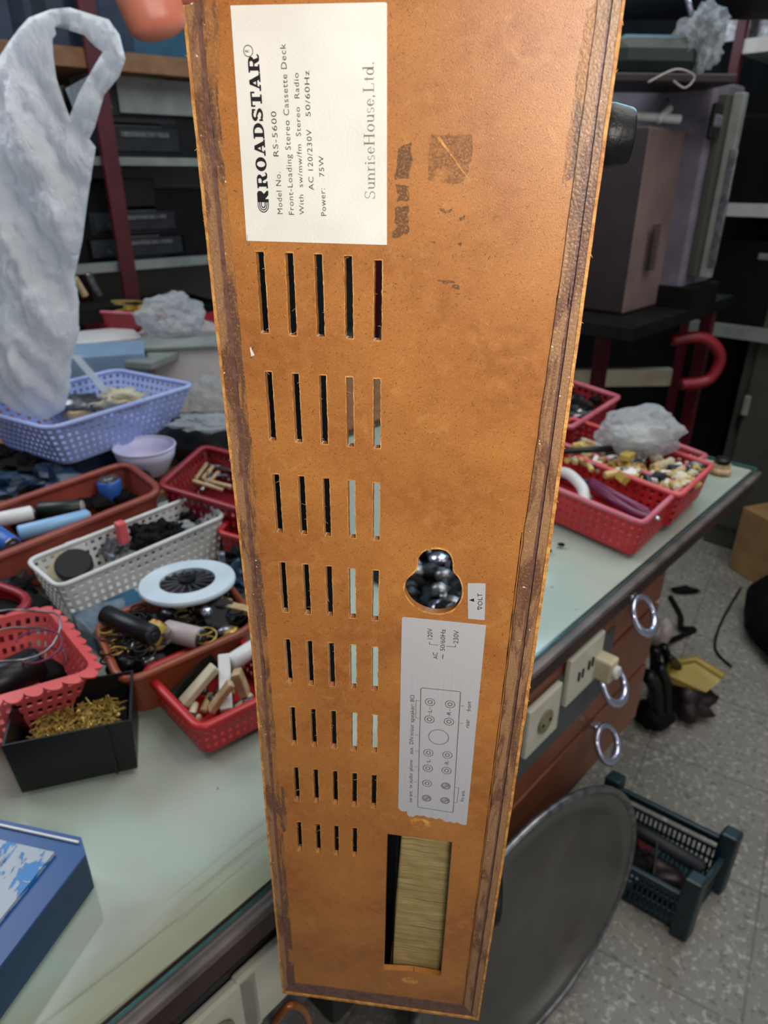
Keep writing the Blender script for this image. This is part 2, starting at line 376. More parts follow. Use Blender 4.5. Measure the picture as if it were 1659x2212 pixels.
# ------------------------------------------------------------ the setting
ER = Vector((0.776, 0.63, 0)).normalized(); EN = Vector((-ER.y, ER.x, 0)); RK = Vector((-0.79, 2.2, 0))
bm = NB(); add_box(bm, (0.6, 2.2, -0.02), 8, 8, 0.04); struct('floor', bm, M['floor'])
bm = NB(); add_box(bm, RK + EN*0.62 + ER*0.8 + Vector((0, 0, 1.4)), 7.2, 0.08, 2.8, (ER, EN, Vector((0, 0, 1)))); struct('wall_back', bm, M['wall'])
bm = NB(); add_box(bm, st(3.15, 0.6, 1.4), 0.08, 5.2, 2.8, AXR); struct('wall_right', bm, M['wall'])

# bench: top slab, cloth, glass, edge, front panel with sockets
BT = 0.80; SL, SR = -0.62, 1.325; BD = 0.80
bench = thing('workbench', 'long workbench with green glass top over pale cloth and dark brown edge', 'workbench', st(0.4, 0.4, 0))
bm = NB(); add_box(bm, st((SL+SR)/2, BD/2+0.004, BT-0.0085-0.026), SR-SL, BD, 0.05, AXR, 0.003); build('tabletop', bm, M['bench_edge'], bench)
bm = NB(); add_box(bm, st((SL+SR)/2, 0.0, BT-0.013), SR-SL, 0.012, 0.010, AXR, 0.002); build('edge_strip', bm, M['bench_worn'], bench)
bm = NB(); add_box(bm, Vector((0, BD/2+0.003, 0)), SR-SL-0.02, BD-0.02, 0.0016)
clo = build('cloth', bm, M['cloth'], raw=True); clo.parent = bench
clo.matrix_local = Matrix.Translation(st((SL+SR)/2, 0, BT-0.0068) - ORI[bench.name]) @ Matrix(((E1.x, E2.x, 0, 0), (E1.y, E2.y, 0, 0), (0, 0, 1, 0), (0, 0, 0, 1)))
bm = NB(); add_box(bm, st((SL+SR)/2, BD/2+0.002, BT-0.0028), SR-SL-0.004, BD-0.006, 0.0052, AXR, 0.0006)
gs = build('glass_sheet', bm, [M['glass'], M['glass_edge']], bench)
for p in gs.data.polygons:
    if abs(p.normal.z) < 0.5: p.material_index = 1
bm = NB(); add_box(bm, st((SL+SR)/2-0.30, 0.020, BT-0.11-0.055), SR-SL-0.62, 0.012, 0.13, AXR); build('socket_panel', bm, M['bench_panel'], bench)
bm = NB(); add_box(bm, st(SL+0.06, 0.4, 0.37), 0.04, 0.60, 0.72, AXR); build('side_panel', bm, M['dark_wood'], bench)
bm = NB(); add_box(bm, st(0.33, 0.45, 0.37), 0.04, 0.56, 0.72, AXR); build('side_panel', bm, M['dark_wood'], bench)
for s_ in (SR-0.05,):
    for t_ in (0.72,):
        bm = NB(); add_box(bm, st(s_, t_, 0.37), 0.045, 0.045, 0.74, AXR); build('leg', bm, M['dark_wood'], bench)
bm = NB(); add_box(bm, st(0.35, 0.76, 0.42), 1.8, 0.02, 0.62, AXR); build('back_panel', bm, M['dark_wood'], bench)

# socket plates
def socket(px, py, w, h, label, holes):
    c = front(px, py, 0.012); r = thing('socket_plate', label, 'socket', c)
    bm = NB(); add_box(bm, c - E2*0.003, w, 0.010, h, AXR, 0.003); build('plate', bm, M['cream'], r)
    for dx, dz, kind in holes:
        q = c + E1*dx + Vector((0, 0, dz)) - E2*0.009
        if kind == 'round':
            bm = NB(); add_lathe(bm, q, -E2, [(0, 0.019), (0.002, 0.019), (0.002, 0.016), (-0.004+0.006, 0.0)], 24); build('socket_face', bm, M['cream_dirty'], r)
            for k in (-1, 1):
                bm = NB(); add_cyl(bm, q - E2*0.0022 + E1*k*0.0095, q - E2*0.004 + E1*k*0.0095, 0.0025, 10); build('pin_hole', bm, M['black'], r)
        elif kind == 'switch':
            bm = NB(); add_box(bm, q - E2*0.002, 0.018, 0.008, 0.030, AXR, 0.002); build('rocker_switch', bm, M['white_part'], r)
        elif kind == 'slot':
            for k in (-1, 1):
                bm = NB(); add_box(bm, q + E1*k*0.006, 0.003, 0.003, 0.016, (E1, E2, Vector((0, 0, 1)))); build('socket_slot', bm, M['black'], r)
    return r
socket(1166, 1552, 0.088, 0.088, 'cream wall socket with one round dirty outlet, on the bench front beside the held cabinet', [(0, 0.0, 'round')])
socket(1256, 1440, 0.105, 0.088, 'cream socket plate with slotted outlets, next to the top drawer pulls', [(-0.018, 0, 'slot'), (0.012, 0.004, 'slot')])
socket(590, 2095, 0.088, 0.088, 'cream switch plate on bench front just left of the held cabinet bottom', [(0.012, 0, 'switch')])
socket(455, 2230, 0.100, 0.088, 'cream socket plate cut off by the bottom edge of the photo', [(0, 0, 'round')])
# plug adapter in the second plate
c = front(1298, 1437, 0.0); r = thing('plug', 'small cream plug sticking out of the slotted socket plate', 'plug', c)
bm = NB(); add_box(bm, c, 0.028, 0.045, 0.040, AXR, 0.004); build('plug_body', bm, M['cream_part'], r)
bm = NB(); add_cyl(bm, c - E2*0.022, c - E2*0.030, 0.011, 14); build('cap', bm, M['white_part'], r)

# drawer cabinet
dc = thing('drawer_cabinet', 'reddish brown drawer unit hung under the right end of the bench', 'cabinet', st(0.70, 0.3, 0.36))
s0, s1 = 0.40, 0.915
bm = NB(); add_box(bm, st((s0+s1)/2, 0.285, 0.545), s1-s0, 0.50, 0.36, AXR); build('body', bm, M['orange_wood'], dc)
for z0, z1, hx, hy, t3 in ((0.655, 0.732, 1380, 1326, 0), (0.515, 0.650, 1316, 1475, 0), (0.370, 0.510, 1303, 1602, 0)):
    bm = NB(); add_box(bm, st((s0+s1)/2+0.005, 0.026, (z0+z1)/2), s1-s0-0.012, 0.018, z1-z0-0.008, AXR, 0.002)
    d = build('drawer', bm, M['orange_wood'], dc)
    hc = front(hx-10, hy-6, -0.004); bm = NB()
    pts = [hc + E1*0.029*math.cos(a) + Vector((0, 0, 0.025*math.sin(a))) - E2*(0.016-0.016*math.sin(a)) for a in [2*PI*i/28 for i in range(28)]]
    add_tube(bm, pts, [0.0052+0.0022*max(0, -math.sin(2*PI*i/28)) for i in range(28)], 8, True)
    hd = build('ring_handle', bm, M['chrome'], d, True)
    bm = NB(); add_box(bm, hc + Vector((0, 0, 0.025)) + E2*0.010, 0.018, 0.014, 0.010, AXR, 0.003); build('handle_mount', bm, M['chrome'], d)
bm = NB(); add_box(bm, st(s0-0.014, 0.08, 0.52), 0.02, 0.10, 0.42, AXR); build('side_post', bm, M['dark_wood'], dc)

# ------------------------------------------------------------ baskets and trays
def round_loop(A, B, D, rr, nper):
    A = Vector((A[0], A[1], 0)); B = Vector((B[0], B[1], 0)); D = Vector((D[0], D[1], 0)); Cc = B + D - A
    cs = [A, B, Cc, D]; pts = []
    for i in range(4):
        p, q, n_ = cs[i], cs[(i+1) % 4], cs[(i-1) % 4]
        d1 = (n_-p).normalized(); d2 = (q-p).normalized(); a = p + d1*rr; b = p + d2*rr
        for k in range(6):
            t = k/5; pts.append(a*(1-t)**2 + p*2*t*(1-t) + b*t*t)
    # resample
    L = [0]
    for i in range(len(pts)): L.append(L[-1] + (pts[(i+1) % len(pts)]-pts[i]).length)
    out = []; tot = L[-1]; j = 0
    for k in range(nper):
        s = tot*k/nper
        while L[j+1] < s: j += 1
        f = (s-L[j])/max(L[j+1]-L[j], 1e-9); out.append(pts[j].lerp(pts[(j+1) % len(pts)], f))
    return out, (A+Cc)/2
def basket(name, label, A, B, D, ztop, h, mat, taper=0.85, rr=0.02, holes=None, rim=0.004, rim_mat=None, cat='basket', group=None, scallop=0, thick=0.002, flange=0.0):
    """A,B,D world xy of three rim corners (A between B and D)"""
    rows = 2*holes[1]+1 if holes else 4; nper = 2*holes[0] if holes else 72
    lp, c = round_loop(A, B, D, rr, nper)
    r = thing(name, label, cat, (c.x, c.y, ztop-h), group)
    bm = NB(); rings = []
    for j in range(rows+1):
        f = j/rows; k = taper + (1-taper)*f; zz = ztop-h + h*f
        rings.append([bm.verts.new(Vector((c.x + (p.x-c.x)*k, c.y + (p.y-c.y)*k, zz))) for p in lp])
    for j in range(rows):
        for i in range(nper):
            if holes and i % 2 == 1 and j % 2 == 1 and 0 < j < rows-1: continue
            bm.faces.new((rings[j][i], rings[j][(i+1) % nper], rings[j+1][(i+1) % nper], rings[j+1][i]))
    bm.faces.new(rings[0])
    bd_ = build('basket_body' if cat == 'basket' else 'tray_body', bm, mat, r)
    md = bd_.modifiers.new('wall', 'SOLIDIFY'); md.thickness = thick; md.offset = 0
    bm = NB()
    if scallop:
        outp = []; n2 = scallop*12; lp2, _ = round_loop(A, B, D, rr, n2)
        a_ = [bm.verts.new((p.x, p.y, ztop)) for p in lp2]; b_ = []
        for i, p in enumerate(lp2):
            ph = (i % 12)/12; w = flange*(0.45 + 0.75*math.sin(PI*ph)**0.6) if 0 < ph < 1 else flange*0.45
            q = p - c; q.z = 0; q = p + q.normalized()*w; b_.append(bm.verts.new((q.x, q.y, ztop - 0.25*w)))
        for i in range(n2): bm.faces.new((a_[i], a_[(i+1) % n2], b_[(i+1) % n2], b_[i]))
        rm = build('scalloped_rim', bm, rim_mat or mat, r); md = rm.modifiers.new('wall', 'SOLIDIFY'); md.thickness = 0.0025
    else:
        add_tube(bm, [Vector((p.x, p.y, ztop)) for p in lp], rim, 8, True); build('rim', bm, rim_mat or mat, r, True)
    return r, c
Z = lambda px, py, z: atz(px, py, z)

# white perforated basket
WZ = BT + 0.075
basket('storage_basket', 'narrow white perforated plastic basket of knobs and black parts', Z(57, 1212, WZ), Z(125, 1270, WZ)*1.0, Z(412, 1074, WZ), WZ, 0.068, M['white_plastic'], 0.9, 0.018, (58, 5), 0.0035)
# lilac basket
LZ = 0.955
lb = basket('storage_basket', 'lilac blue perforated basket under the white carrier bag', Z(105, 928, LZ), Z(-70, 880, LZ), Z(421, 832, LZ), LZ, 0.085, M['lilac'], 0.80, 0.03, (70, 6), 0.005)
# coral scalloped basket
CZ = BT + 0.085
basket('storage_basket', 'coral red basket with scalloped rim beside the black box of screws', Z(205, 1445, CZ), Z(98, 1312, CZ), Z(-150, 1545, CZ), CZ, 0.08, M['coral'], 0.72, 0.02, (54, 5), 0.003, scallop=34, flange=0.012)
# front red basket (left of the held board)
RZ = BT + 0.045
basket('storage_basket', 'bright red perforated basket of cream sticks touching the held cabinet edge', Z(432, 1578, RZ), Z(310, 1450, RZ), Z(632, 1478, RZ), RZ, 0.040, M['red'], 0.92, 0.012, (50, 3), 0.0055)
# orange brown tray
OZ = BT + 0.06
basket('parts_tray', 'orange brown tray heaped with coils between the white and red baskets', Z(262, 1482, OZ), Z(205, 1345, OZ), Z(560, 1350, OZ), OZ, 0.055, M['orange_brown'], 0.9, 0.03, None, 0.005, cat='tray')
# terracotta tray
TZ = BT + 0.085
basket('parts_tray', 'long terracotta tray of capacitor cans with a rounded end', Z(352, 1062, TZ), Z(272, 1000, TZ), Z(-90, 1238, TZ), TZ, 0.075, M['terracotta'], 0.93, 0.035, None, 0.0065, cat='tray')
# dark red basket behind
DZ = BT + 0.09
basket('storage_basket', 'dark red basket behind the white basket, partly hidden by the held cabinet', Z(345, 1050, DZ), Z(545, 1110, DZ), Z(440, 965, DZ), DZ, 0.08, M['red_dark'], 0.88, 0.02, (50, 4), 0.006)
# red rim of another round basket at the left frame edge
basket('storage_basket', 'dark red rounded basket cut off at the left edge behind the coral one', Z(92, 1300, BT+0.075), Z(-60, 1245, BT+0.075), Z(-50, 1370, BT+0.075)*1.0, BT+0.075, 0.07, M['red_dark'], 0.85, 0.05, None, 0.006)
# second dark red basket seen past the white basket end
basket('storage_basket', 'small crimson basket seen between white basket and held cabinet', Z(470, 1150, BT+0.06), Z(560, 1175, BT+0.06), Z(520, 1100, BT+0.06), BT+0.06, 0.055, M['red'], 0.9, 0.015, (30, 3), 0.005)
# right hand side baskets
R1 = BT + 0.07
basket('storage_basket', 'red perforated basket nearest the bench edge, holding white cable and purple tool', Z(1388, 1132, R1), Z(1476, 1050, R1), Z(1090, 1010, R1), R1, 0.065, M['red'], 0.93, 0.012, (60, 4), 0.005, rim_mat=M['red_pink'])
R2 = BT + 0.075
basket('storage_basket', 'red basket full of yellow and grey components, middle of the right group', Z(1468, 1072, R2), Z(1540, 1005, R2), Z(1150, 950, R2), R2, 0.065, M['red'], 0.93, 0.012, (60, 4), 0.005, rim_mat=M['coral'])
basket('storage_basket', 'small pink rimmed red basket nearest the far bench corner', Z(1470, 1012, BT+0.06), Z(1527, 985, BT+0.06), Z(1380, 975, BT+0.06), BT+0.06, 0.05, M['red'], 0.9, 0.01, (36, 3), 0.005, rim_mat=M['red_pink'])
basket('storage_basket', 'pink rimmed basket of dark parts farthest back beside the held cabinet', Z(1232, 925, BT+0.08), Z(1338, 858, BT+0.08), Z(1120, 880, BT+0.08), BT+0.08, 0.07, M['red_dark'], 0.9, 0.01, (40, 4), 0.006, rim_mat=M['red_pink'])

# black box of screws
bz = BT + 0.068
bx = thing('screw_box', 'black open plastic box half full of small screws on the glass', 'box', Z(150, 1640, BT))
Ac = Z(2, 1612, bz); Bc = Z(284, 1556, bz); hdir = (Bc-Ac); hdir.z = 0; Wd = hdir.length; hdir.normalize(); ddir = Vector((-hdir.y, hdir.x, 0)); Dd = 0.082
def q_(u, v, z): return Vector((Ac.x, Ac.y, 0)) + hdir*u + ddir*v + Vector((0, 0, z))
bm = NB(); ti = 0.006
for (u0, v0, u1, v1) in ((0, 0, Wd, 0), (Wd, 0, Wd, Dd), (Wd, Dd, 0, Dd), (0, Dd, 0, 0)):
    a0 = q_(u0, v0, bz); a1 = q_(u1, v1, bz); ctr = q_(Wd/2, Dd/2, bz)
    def sh(p, k, z): 
        w = ctr + (p-ctr)*k; w.z = z; return w
    zb = BT + 0.001
    vs = [sh(a0, 0.93, zb), sh(a1, 0.93, zb), a1, a0]; vi = [sh(a0, 0.89, zb+0.003), sh(a1, 0.89, zb+0.003), sh(a1, 0.955, bz), sh(a0, 0.955, bz)]
    o_ = [bm.verts.new(p) for p in vs]; i_ = [bm.verts.new(p) for p in vi]
    bm.faces.new(o_); bm.faces.new(i_[::-1])
    for k in range(4): bm.faces.new((o_[k], i_[k], i_[(k+1) % 4], o_[(k+1) % 4]))
bm.faces.new([bm.verts.new(sh(q_(u, v, bz), 0.86, BT+0.002)) for u, v in ((0, 0), (Wd, 0), (Wd, Dd), (0, Dd))])
build('box_body', bm, M['black'], bx)
bm = NB(); add_box(bm, q_(Wd*0.80, 0.000, BT+0.035), 0.003, 0.004, 0.062, (hdir, ddir, Vector((0, 0, 1)))); build('moulded_rib', bm, M['black'], bx)
bm = NB()
for i in range(520):
    u = random.uniform(0.14, 0.86)*Wd; v = random.uniform(0.14, 0.86)*Dd; z = BT+0.030+random.uniform(0, 0.010)+0.010*u/Wd
    a = q_(u, v, z); d = Vector((random.gauss(0, 1), random.gauss(0, 1), random.gauss(0, 0.5))).normalized()
    add_lathe(bm, a, d, [(0, 0.0021), (0.0012, 0.0021), (0.0013, 0.0009), (random.uniform(0.006, 0.010), 0.0008)], 6)
m_ = one('small_screws', bm, M['brass_part'], 'heap of tiny brass and steel screws inside the black box', 'screws', kind='stuff')
bm = NB(); add_box(bm, q_(Wd/2, Dd/2, BT+0.017), Wd*0.80, Dd*0.80, 0.027, (hdir, ddir, Vector((0, 0, 1))))
one('screw_layer', bm, M['dark_grey'], 'packed dark layer of old screws under the shiny heap in the black box', 'screws', kind='stuff')

# ------------------------------------------------------------ small parts lying about
def stick(name, label, cat, a, b, r, mat, ends=None, endmat=None, n=16, group=None):
    """cylinder from a to b; optional end caps as parts"""
    a = Vector(a); b = Vector(b)
    if not ends:
        bm = NB(); add_cyl(bm, a, b, r, n); return one(name, bm, mat, label, cat, group, True)
    t_ = thing(name, label, cat, ((a+b)/2 - Vector((0, 0, r))), group)
    bm = NB(); add_cyl(bm, a, b, r, n); build('sleeve', bm, mat, t_, True)
    d = (b-a).normalized(); bm = NB(); add_lathe(bm, b-d*0.0005, d, [(0, r*0.85), (0.002, r*0.82), (0.002, r*0.4), (0.003, r*0.35)], n); build('end_cap', bm, endmat or M['metal'], t_)
    return t_
tz = BT + 0.045
def along(px, py, z, ang, L, dz=0.0):
    c = Z(px, py, z); d = Vector((math.cos(ang), math.sin(ang), 0))
    return c - d*L/2 - Vector((0, 0, dz)), c + d*L/2 + Vector((0, 0, dz))
# capacitors in the terracotta tray
c = Z(236, 1048, tz+0.02); stick('capacitor', 'squat blue capacitor can standing at the right end of the terracotta tray', 'capacitor', c-Vector((0, 0, 0.032)), c+Vector((0, 0, 0.012)), 0.021, M['blue_can'], True)
a, b = along(180, 1050, tz+0.012, 1.0, 0.06); stick('capacitor', 'dark green capacitor leaning behind the squat blue can', 'capacitor', a, b, 0.014, M['green_pcb'], True)
a, b = along(130, 1098, tz+0.02, 0.15, 0.07); stick('capacitor', 'dark green capacitor lying in the middle of the terracotta tray', 'capacitor', a, b, 0.013, M['green_pcb'], True, M['pinkgrey'])
a, b = along(118, 1133, tz+0.022, 0.60, 0.105); stick('capacitor', 'pale blue capacitor against the near wall of the terracotta tray', 'capacitor', a, b, 0.012, M['light_blue'], True)
a, b = along(20, 1118, tz+0.025, 0.55, 0.07); stick('capacitor', 'whitish grey capacitor at the left frame edge in the terracotta tray', 'capacitor', a, b, 0.012, M['white_part'], True)
a, b = along(-5, 1156, tz+0.022, -0.7, 0.10); stick('capacitor', 'blue capacitor cut by the left frame edge', 'capacitor', a, b, 0.014, M['blue_can'], True)
for i, (px, py) in enumerate(((60, 1140), (85, 1118), (175, 1090), (290, 1050), (215, 1085), (265, 1075), (300, 1030))):
    bm = NB(); add_blob(bm, Z(px, py, tz-0.004), 0.024, 0.018, 0.014, 0.5, 2, i); one('dark_component', bm, M['black_matte'], 'small dark component lying among the capacitors of the terracotta tray', 'component', 'dark parts in the terracotta tray')
# contents of the white basket
wz = BT + 0.052
def disc(name, label, px, py, z, r, h, mat, tilt=(0, 0, 1), cat='knob', n=24, parent=None):
    c = Z(px, py, z); bm = NB(); add_lathe(bm, c, Vector(tilt), [(0, r*0.96), (h*0.2, r), (h*0.8, r), (h, r*0.92)], n)
    return one(name, bm, mat, label, cat, None, False)
disc('knob', 'flat black knob disc in the left end of the white basket', 162, 1227, wz, 0.026, 0.014, M['black'], (0.2, -0.5, 1))
disc('knob', 'cream plastic disc behind the black knob in the white basket', 116, 1228, wz-0.004, 0.026, 0.008, M['cream_part'], (-0.3, -0.7, 0.8))
disc('knob', 'black disc in the far left corner of the white basket', 90, 1205, wz-0.01, 0.018, 0.010, M['black'], (0.1, -0.2, 1))
bm = NB(); add_box(bm, Z(163, 1182, wz+0.01), 0.026, 0.022, 0.018, AXR, 0.004); one('connector', bm, M['white_part'], 'small white block on the far side of the white basket', 'connector')
bm = NB(); add_box(bm, Z(263, 1150, wz+0.022), 0.015, 0.016, 0.036, AXR, 0.003); one('switch', bm, M['coral'], 'small red rocker switch standing in the white basket', 'switch')
for i, (px, py, s_) in enumerate(((300, 1150, .022), (325, 1160, .024), (350, 1145, .022), (378, 1150, .018), (405, 1120, .014), (312, 1175, .018))):
    bm = NB(); add_blob(bm, Z(px, py, wz-0.002), s_, s_*.8, s_*.75, 0.7, 3, i+20, None, 3); one('black_connector', bm, M['black_matte'], 'black lumpy connector in the right half of the white basket', 'connector', 'black connectors in the white basket')
for i, (px, py) in enumerate(((205, 1185), (222, 1200), (240, 1180), (262, 1188), (212, 1168), (235, 1205), (280, 1185))):
    bm = NB(); add_lathe(bm, Z(px, py, wz-0.012), Vector((random.gauss(0, .5), random.gauss(0, .5), 1)), [(0, .009), (.008, .010), (.010, .006), (.024, .005), (.025, .008), (.028, .008)], 14)
    one('metal_terminal', bm, M['metal'], 'small grey metal terminal in the middle of the white basket', 'terminal', 'metal terminals in the white basket')
bm = NB(); add_blob(bm, Z(400, 1138, wz), 0.016, 0.012, 0.01, 0.3, 3, 5); one('clear_bead', bm, M['cloudy'], 'clear plastic cap near the right end of the white basket', 'cap')
bm = NB(); add_box(bm, st(0.42, 0.42, BT+0.03), 0.001, 0.001, 0.001); bm.free()
# reel: pale ring with black spoked centre
rc = Z(406, 1262, BT+0.078); rr_ = thing('reel', 'pale blue ring with black spoked centre resting on the orange tray', 'reel', rc)
nrm = Vector((-0.02, 0.07, 1)).normalized()
bm = NB(); add_lathe(bm, rc, nrm, [(0, 0.036), (0, 0.061), (0.003, 0.062), (0.006, 0.061), (0.006, 0.036), (0, 0.036)], 48, False); build('outer_ring', bm, M['pale_ring'], rr_, False)
bm = NB(); add_lathe(bm, rc, nrm, [(-0.002, 0.037), (0.001, 0.037), (0.001, 0.0001)], 40); build('backing', bm, M['dark_grey'], rr_)
u, w, d = frame(nrm); bm = NB()
for i in range(16):
    a = 2*PI*i/16; q = u*math.cos(a)+w*math.sin(a); add_box(bm, rc+nrm*0.003+q*0.023, 0.024, 0.0035, 0.004, (q, nrm.cross(q), nrm))
build('spokes', bm, M['metal'], rr_)
bm = NB(); add_lathe(bm, rc, nrm, [(0, 0.012), (0.010, 0.011), (0.011, 0.006)], 20); build('hub', bm, M['black'], rr_)
# orange tray contents
bm = NB(); c4 = (Z(262, 1482, OZ)+Z(205, 1345, OZ)*0+Z(205, 1345, OZ)+Z(560, 1350, OZ)-Z(262, 1482, OZ))/2; add_blob(bm, Vector((c4.x, c4.y, BT+.02)), .10, .055, .024, .3, 3, 90, (E1, E2, Z_ if 'Z_' in globals() else Vector((0, 0, 1))))
one('dark_heap', bm, M['black_matte'], 'dark tangled base of the parts heap in the orange tray', 'heap', smooth=True, kind='stuff')
oz = BT+0.05
a, b = along(278, 1350, oz+0.03, -0.55, 0.085); stick('black_sleeve', 'black cylindrical connector lying over the orange tray rim', 'connector', a, b, 0.0125, M['black'], True, M['dark_grey'])
a = Z(322, 1392, oz+0.012); stick('coil', 'short yellow wound coil in the orange tray', 'coil', a, a+Vector((0.008, 0.02, 0.016)), 0.012, M['yellow'], True, M['copper'])
a, b = along(395, 1370, oz+0.014, -0.35, 0.05); stick('resistor', 'cream ceramic block resistor in the orange tray near the red basket', 'resistor', a, b, 0.013, M['pinkgrey'], True, M['metal'])
for i in range(80):
    px = random.uniform(238, 520); py = 1408 - (px-235)*0.25 + random.uniform(-52, 42)
    p_ = Z(px, py, oz-0.006+random.uniform(0, .010))
    bm = NB(); k = random.random()
    if k < .4: add_blob(bm, p_, .013, .010, .009, .5, 2, i)
    elif k < .7: d = Vector((random.gauss(0, 1), random.gauss(0, 1), random.gauss(0, .5))).normalized(); add_cyl(bm, p_-d*.014, p_+d*.014, .0055, 12)
    else: add_tube(bm, [p_ + Vector((.012*math.cos(a_), .012*math.sin(a_), .002*a_)) for a_ in [j*.5 for j in range(25)]], .0012, 5)
    one('coil_part', bm, random.choice([M['tan'], M['dark_grey'], M['black_matte'], M['metal'], M['black'], M['brass_part']]), 'small coil or component in the heap filling the orange tray', 'component', 'heap of small parts in the orange tray', True)
disc('knob', 'round black knob right of the coils below the pale ring', 478, 1335, oz+0.005, 0.022, 0.016, M['black'], (0.1, -0.6, 1))
bm = NB(); add_blob(bm, Z(446, 1322, oz+0.02), .008, .008, .008, .1, 2, 2); one('glass_bead', bm, M['chrome'], 'tiny shiny metal ball under the pale ring', 'ball', smooth=True)
a, b = along(540, 1320, oz+0.02, -0.35, 0.10); bm = NB(); add_box(bm, (a+b)/2, .10, .012, .008, (Vector((math.cos(-.35), math.sin(-.35), 0)), Vector((-math.sin(-.35), math.cos(-.35), 0)), Vector((0, 0, 1))), .001); one('wooden_strip', bm, M['tan'], 'pale flat strip behind the black knob by the held cabinet', 'strip')
# sticks in front red basket
fz = BT+0.034
for (x0, y0, x1, y1, r, mt, lb_) in ((395, 1520, 465, 1440, .007, 'cream_part', 'cream rod leaning at the left of the front red basket'),
    (489, 1535, 484, 1415, .007, 'white_part', 'white stick standing in the middle of the front red basket'),
    (530, 1500, 510, 1450, .008, 'tan', 'brown wooden stick next to the white one in the red basket'),
    (455, 1535, 500, 1475, .006, 'tan', 'tan peg lying low in the front red basket')):
    a = Z(x0, y0, fz-.012); b = Z(x1, y1, fz+.018); bm = NB(); d = (b-a); u, w, dd = frame(d); add_box(bm, (a+b)/2, r*2, r*1.3, d.length, (u, w, dd), .0015)
    one('stick', bm, M[mt], lb_, 'stick')
bm = NB(); a = Z(375, 1520, fz-.015); b = Z(470, 1420, fz+.002); u, w, dd = frame(b-a); add_box(bm, (a+b)/2, .004, .03, (b-a).length, (u, w, dd)); one('circuit_board', bm, M['green_pcb'], 'dark green board strip along the inside wall of the front red basket', 'circuit board')
for i in range(14):
    p_ = Z(random.uniform(395, 540), random.uniform(1490, 1550), fz-.018); d = Vector((random.gauss(0, 1), random.gauss(0, 1), .3)).normalized()
    bm = NB(); add_cyl(bm, p_-d*.012, p_+d*.012, .0045, 10); one('peg', bm, random.choice([M['tan'], M['dark_grey'], M['cream_part'], M['metal']]), 'short peg among the sticks in the front red basket', 'peg', 'pegs in the front red basket', True)
a, b = along(530, 1412, fz+.01, .9, .05); stick('white_roll', 'white roll at the far side of the front red basket', 'roll', a, b, .011, M['white_part'], True)
# coral basket contents
cz = BT+.05
a = Z(-40, 1492, cz+.008); b = Z(85, 1430, cz+.008); stick('black_cylinder', 'thick black cylinder lying in the coral scalloped basket', 'cylinder', a, b, .021, M['black'], True, M['dark_grey'])
bm = NB(); cc = Z(52, 1410, cz+.012); add_tube(bm, [cc + Vector((.045*math.cos(a_), .045*math.sin(a_), .004*math.sin(3*a_)+.004*a_)) for a_ in [i*.25 for i in range(40)]], .0013, 6); one('wire_loop', bm, M['metal'], 'thin grey wire loop in the coral scalloped basket', 'wire', smooth=True)
bm = NB(); cc = Z(100, 1435, cz+.010); add_tube(bm, [cc + Vector((.022*math.cos(a_), .022*math.sin(a_), .004*a_)) for a_ in [i*.3 for i in range(34)]], .0012, 6); one('wire_loop', bm, M['purple'], 'small purple wire loop beside the black cylinder', 'wire', smooth=True)
bm = NB(); add_blob(bm, Z(105, 1452, cz-.01), .02, .016, .014, .5, 2, 4); one('black_lump', bm, M['black_matte'], 'black lumpy part at the right end of the black cylinder', 'component', smooth=True)
bm = NB(); add_blob(bm, Z(35, 1320, cz), .04, .03, .014, .5, 3, 14); one('dark_bundle', bm, M['black_matte'], 'dark bundle filling the rounded red basket at the left edge', 'bundle', smooth=True)
# loose dark stuff between trays
for i, (px, py, z, sx) in enumerate(((15, 1265, .83, .035), (520, 1215, .84, .03), (505, 1250, .83, .03), (60, 1010, .85, .06), (10, 990, .85, .07), (110, 1035, .84, .05), (-30, 1050, .86, .06), (255, 1002, .82, .04))):
    bm = NB(); add_blob(bm, Z(px, py, z), sx, sx*.8, .022, .8, 3, i+50, None, 2.5)
    one('scrap_heap', bm, random.choice([M['black_matte'], M['blue_dark'], M['dark_grey']]), ['dark scrap left of the white basket at the frame edge', 'dark scrap between white basket end and held cabinet', 'dark scrap right above the pale ring', 'dark blue scrap under the lilac basket, its left half', 'dark scrap below the hanging bag at frame edge', 'dark scrap between the lilac basket and terracotta tray', 'dark scrap cut by the left frame edge above the terracotta tray', 'dark scrap under the right end of the lilac basket'][i], 'scrap')
bm = NB(); add_cyl(bm, Z(478, 1193, .87)-Vector((0, 0, .02)), Z(478, 1193, .87), .005, 10); one('clear_bead', bm, M['chrome'], 'tiny shiny bead just right of the white basket corner', 'bead')
a = Z(250, 1335, BT+.02); bm = NB(); add_box(bm, a, .09, .06, .03, AXR, .002); one('blue_carton', bm, M['teal_box'], 'teal carton under the pale ring, left of the orange tray', 'carton')
bm = NB(); add_blob(bm, Z(225, 1340, BT+.03), .04, .03, .02, .6, 3, 9); one('clear_bag', bm, M['clear'], 'small clear bag between white basket and orange tray', 'bag', smooth=True)

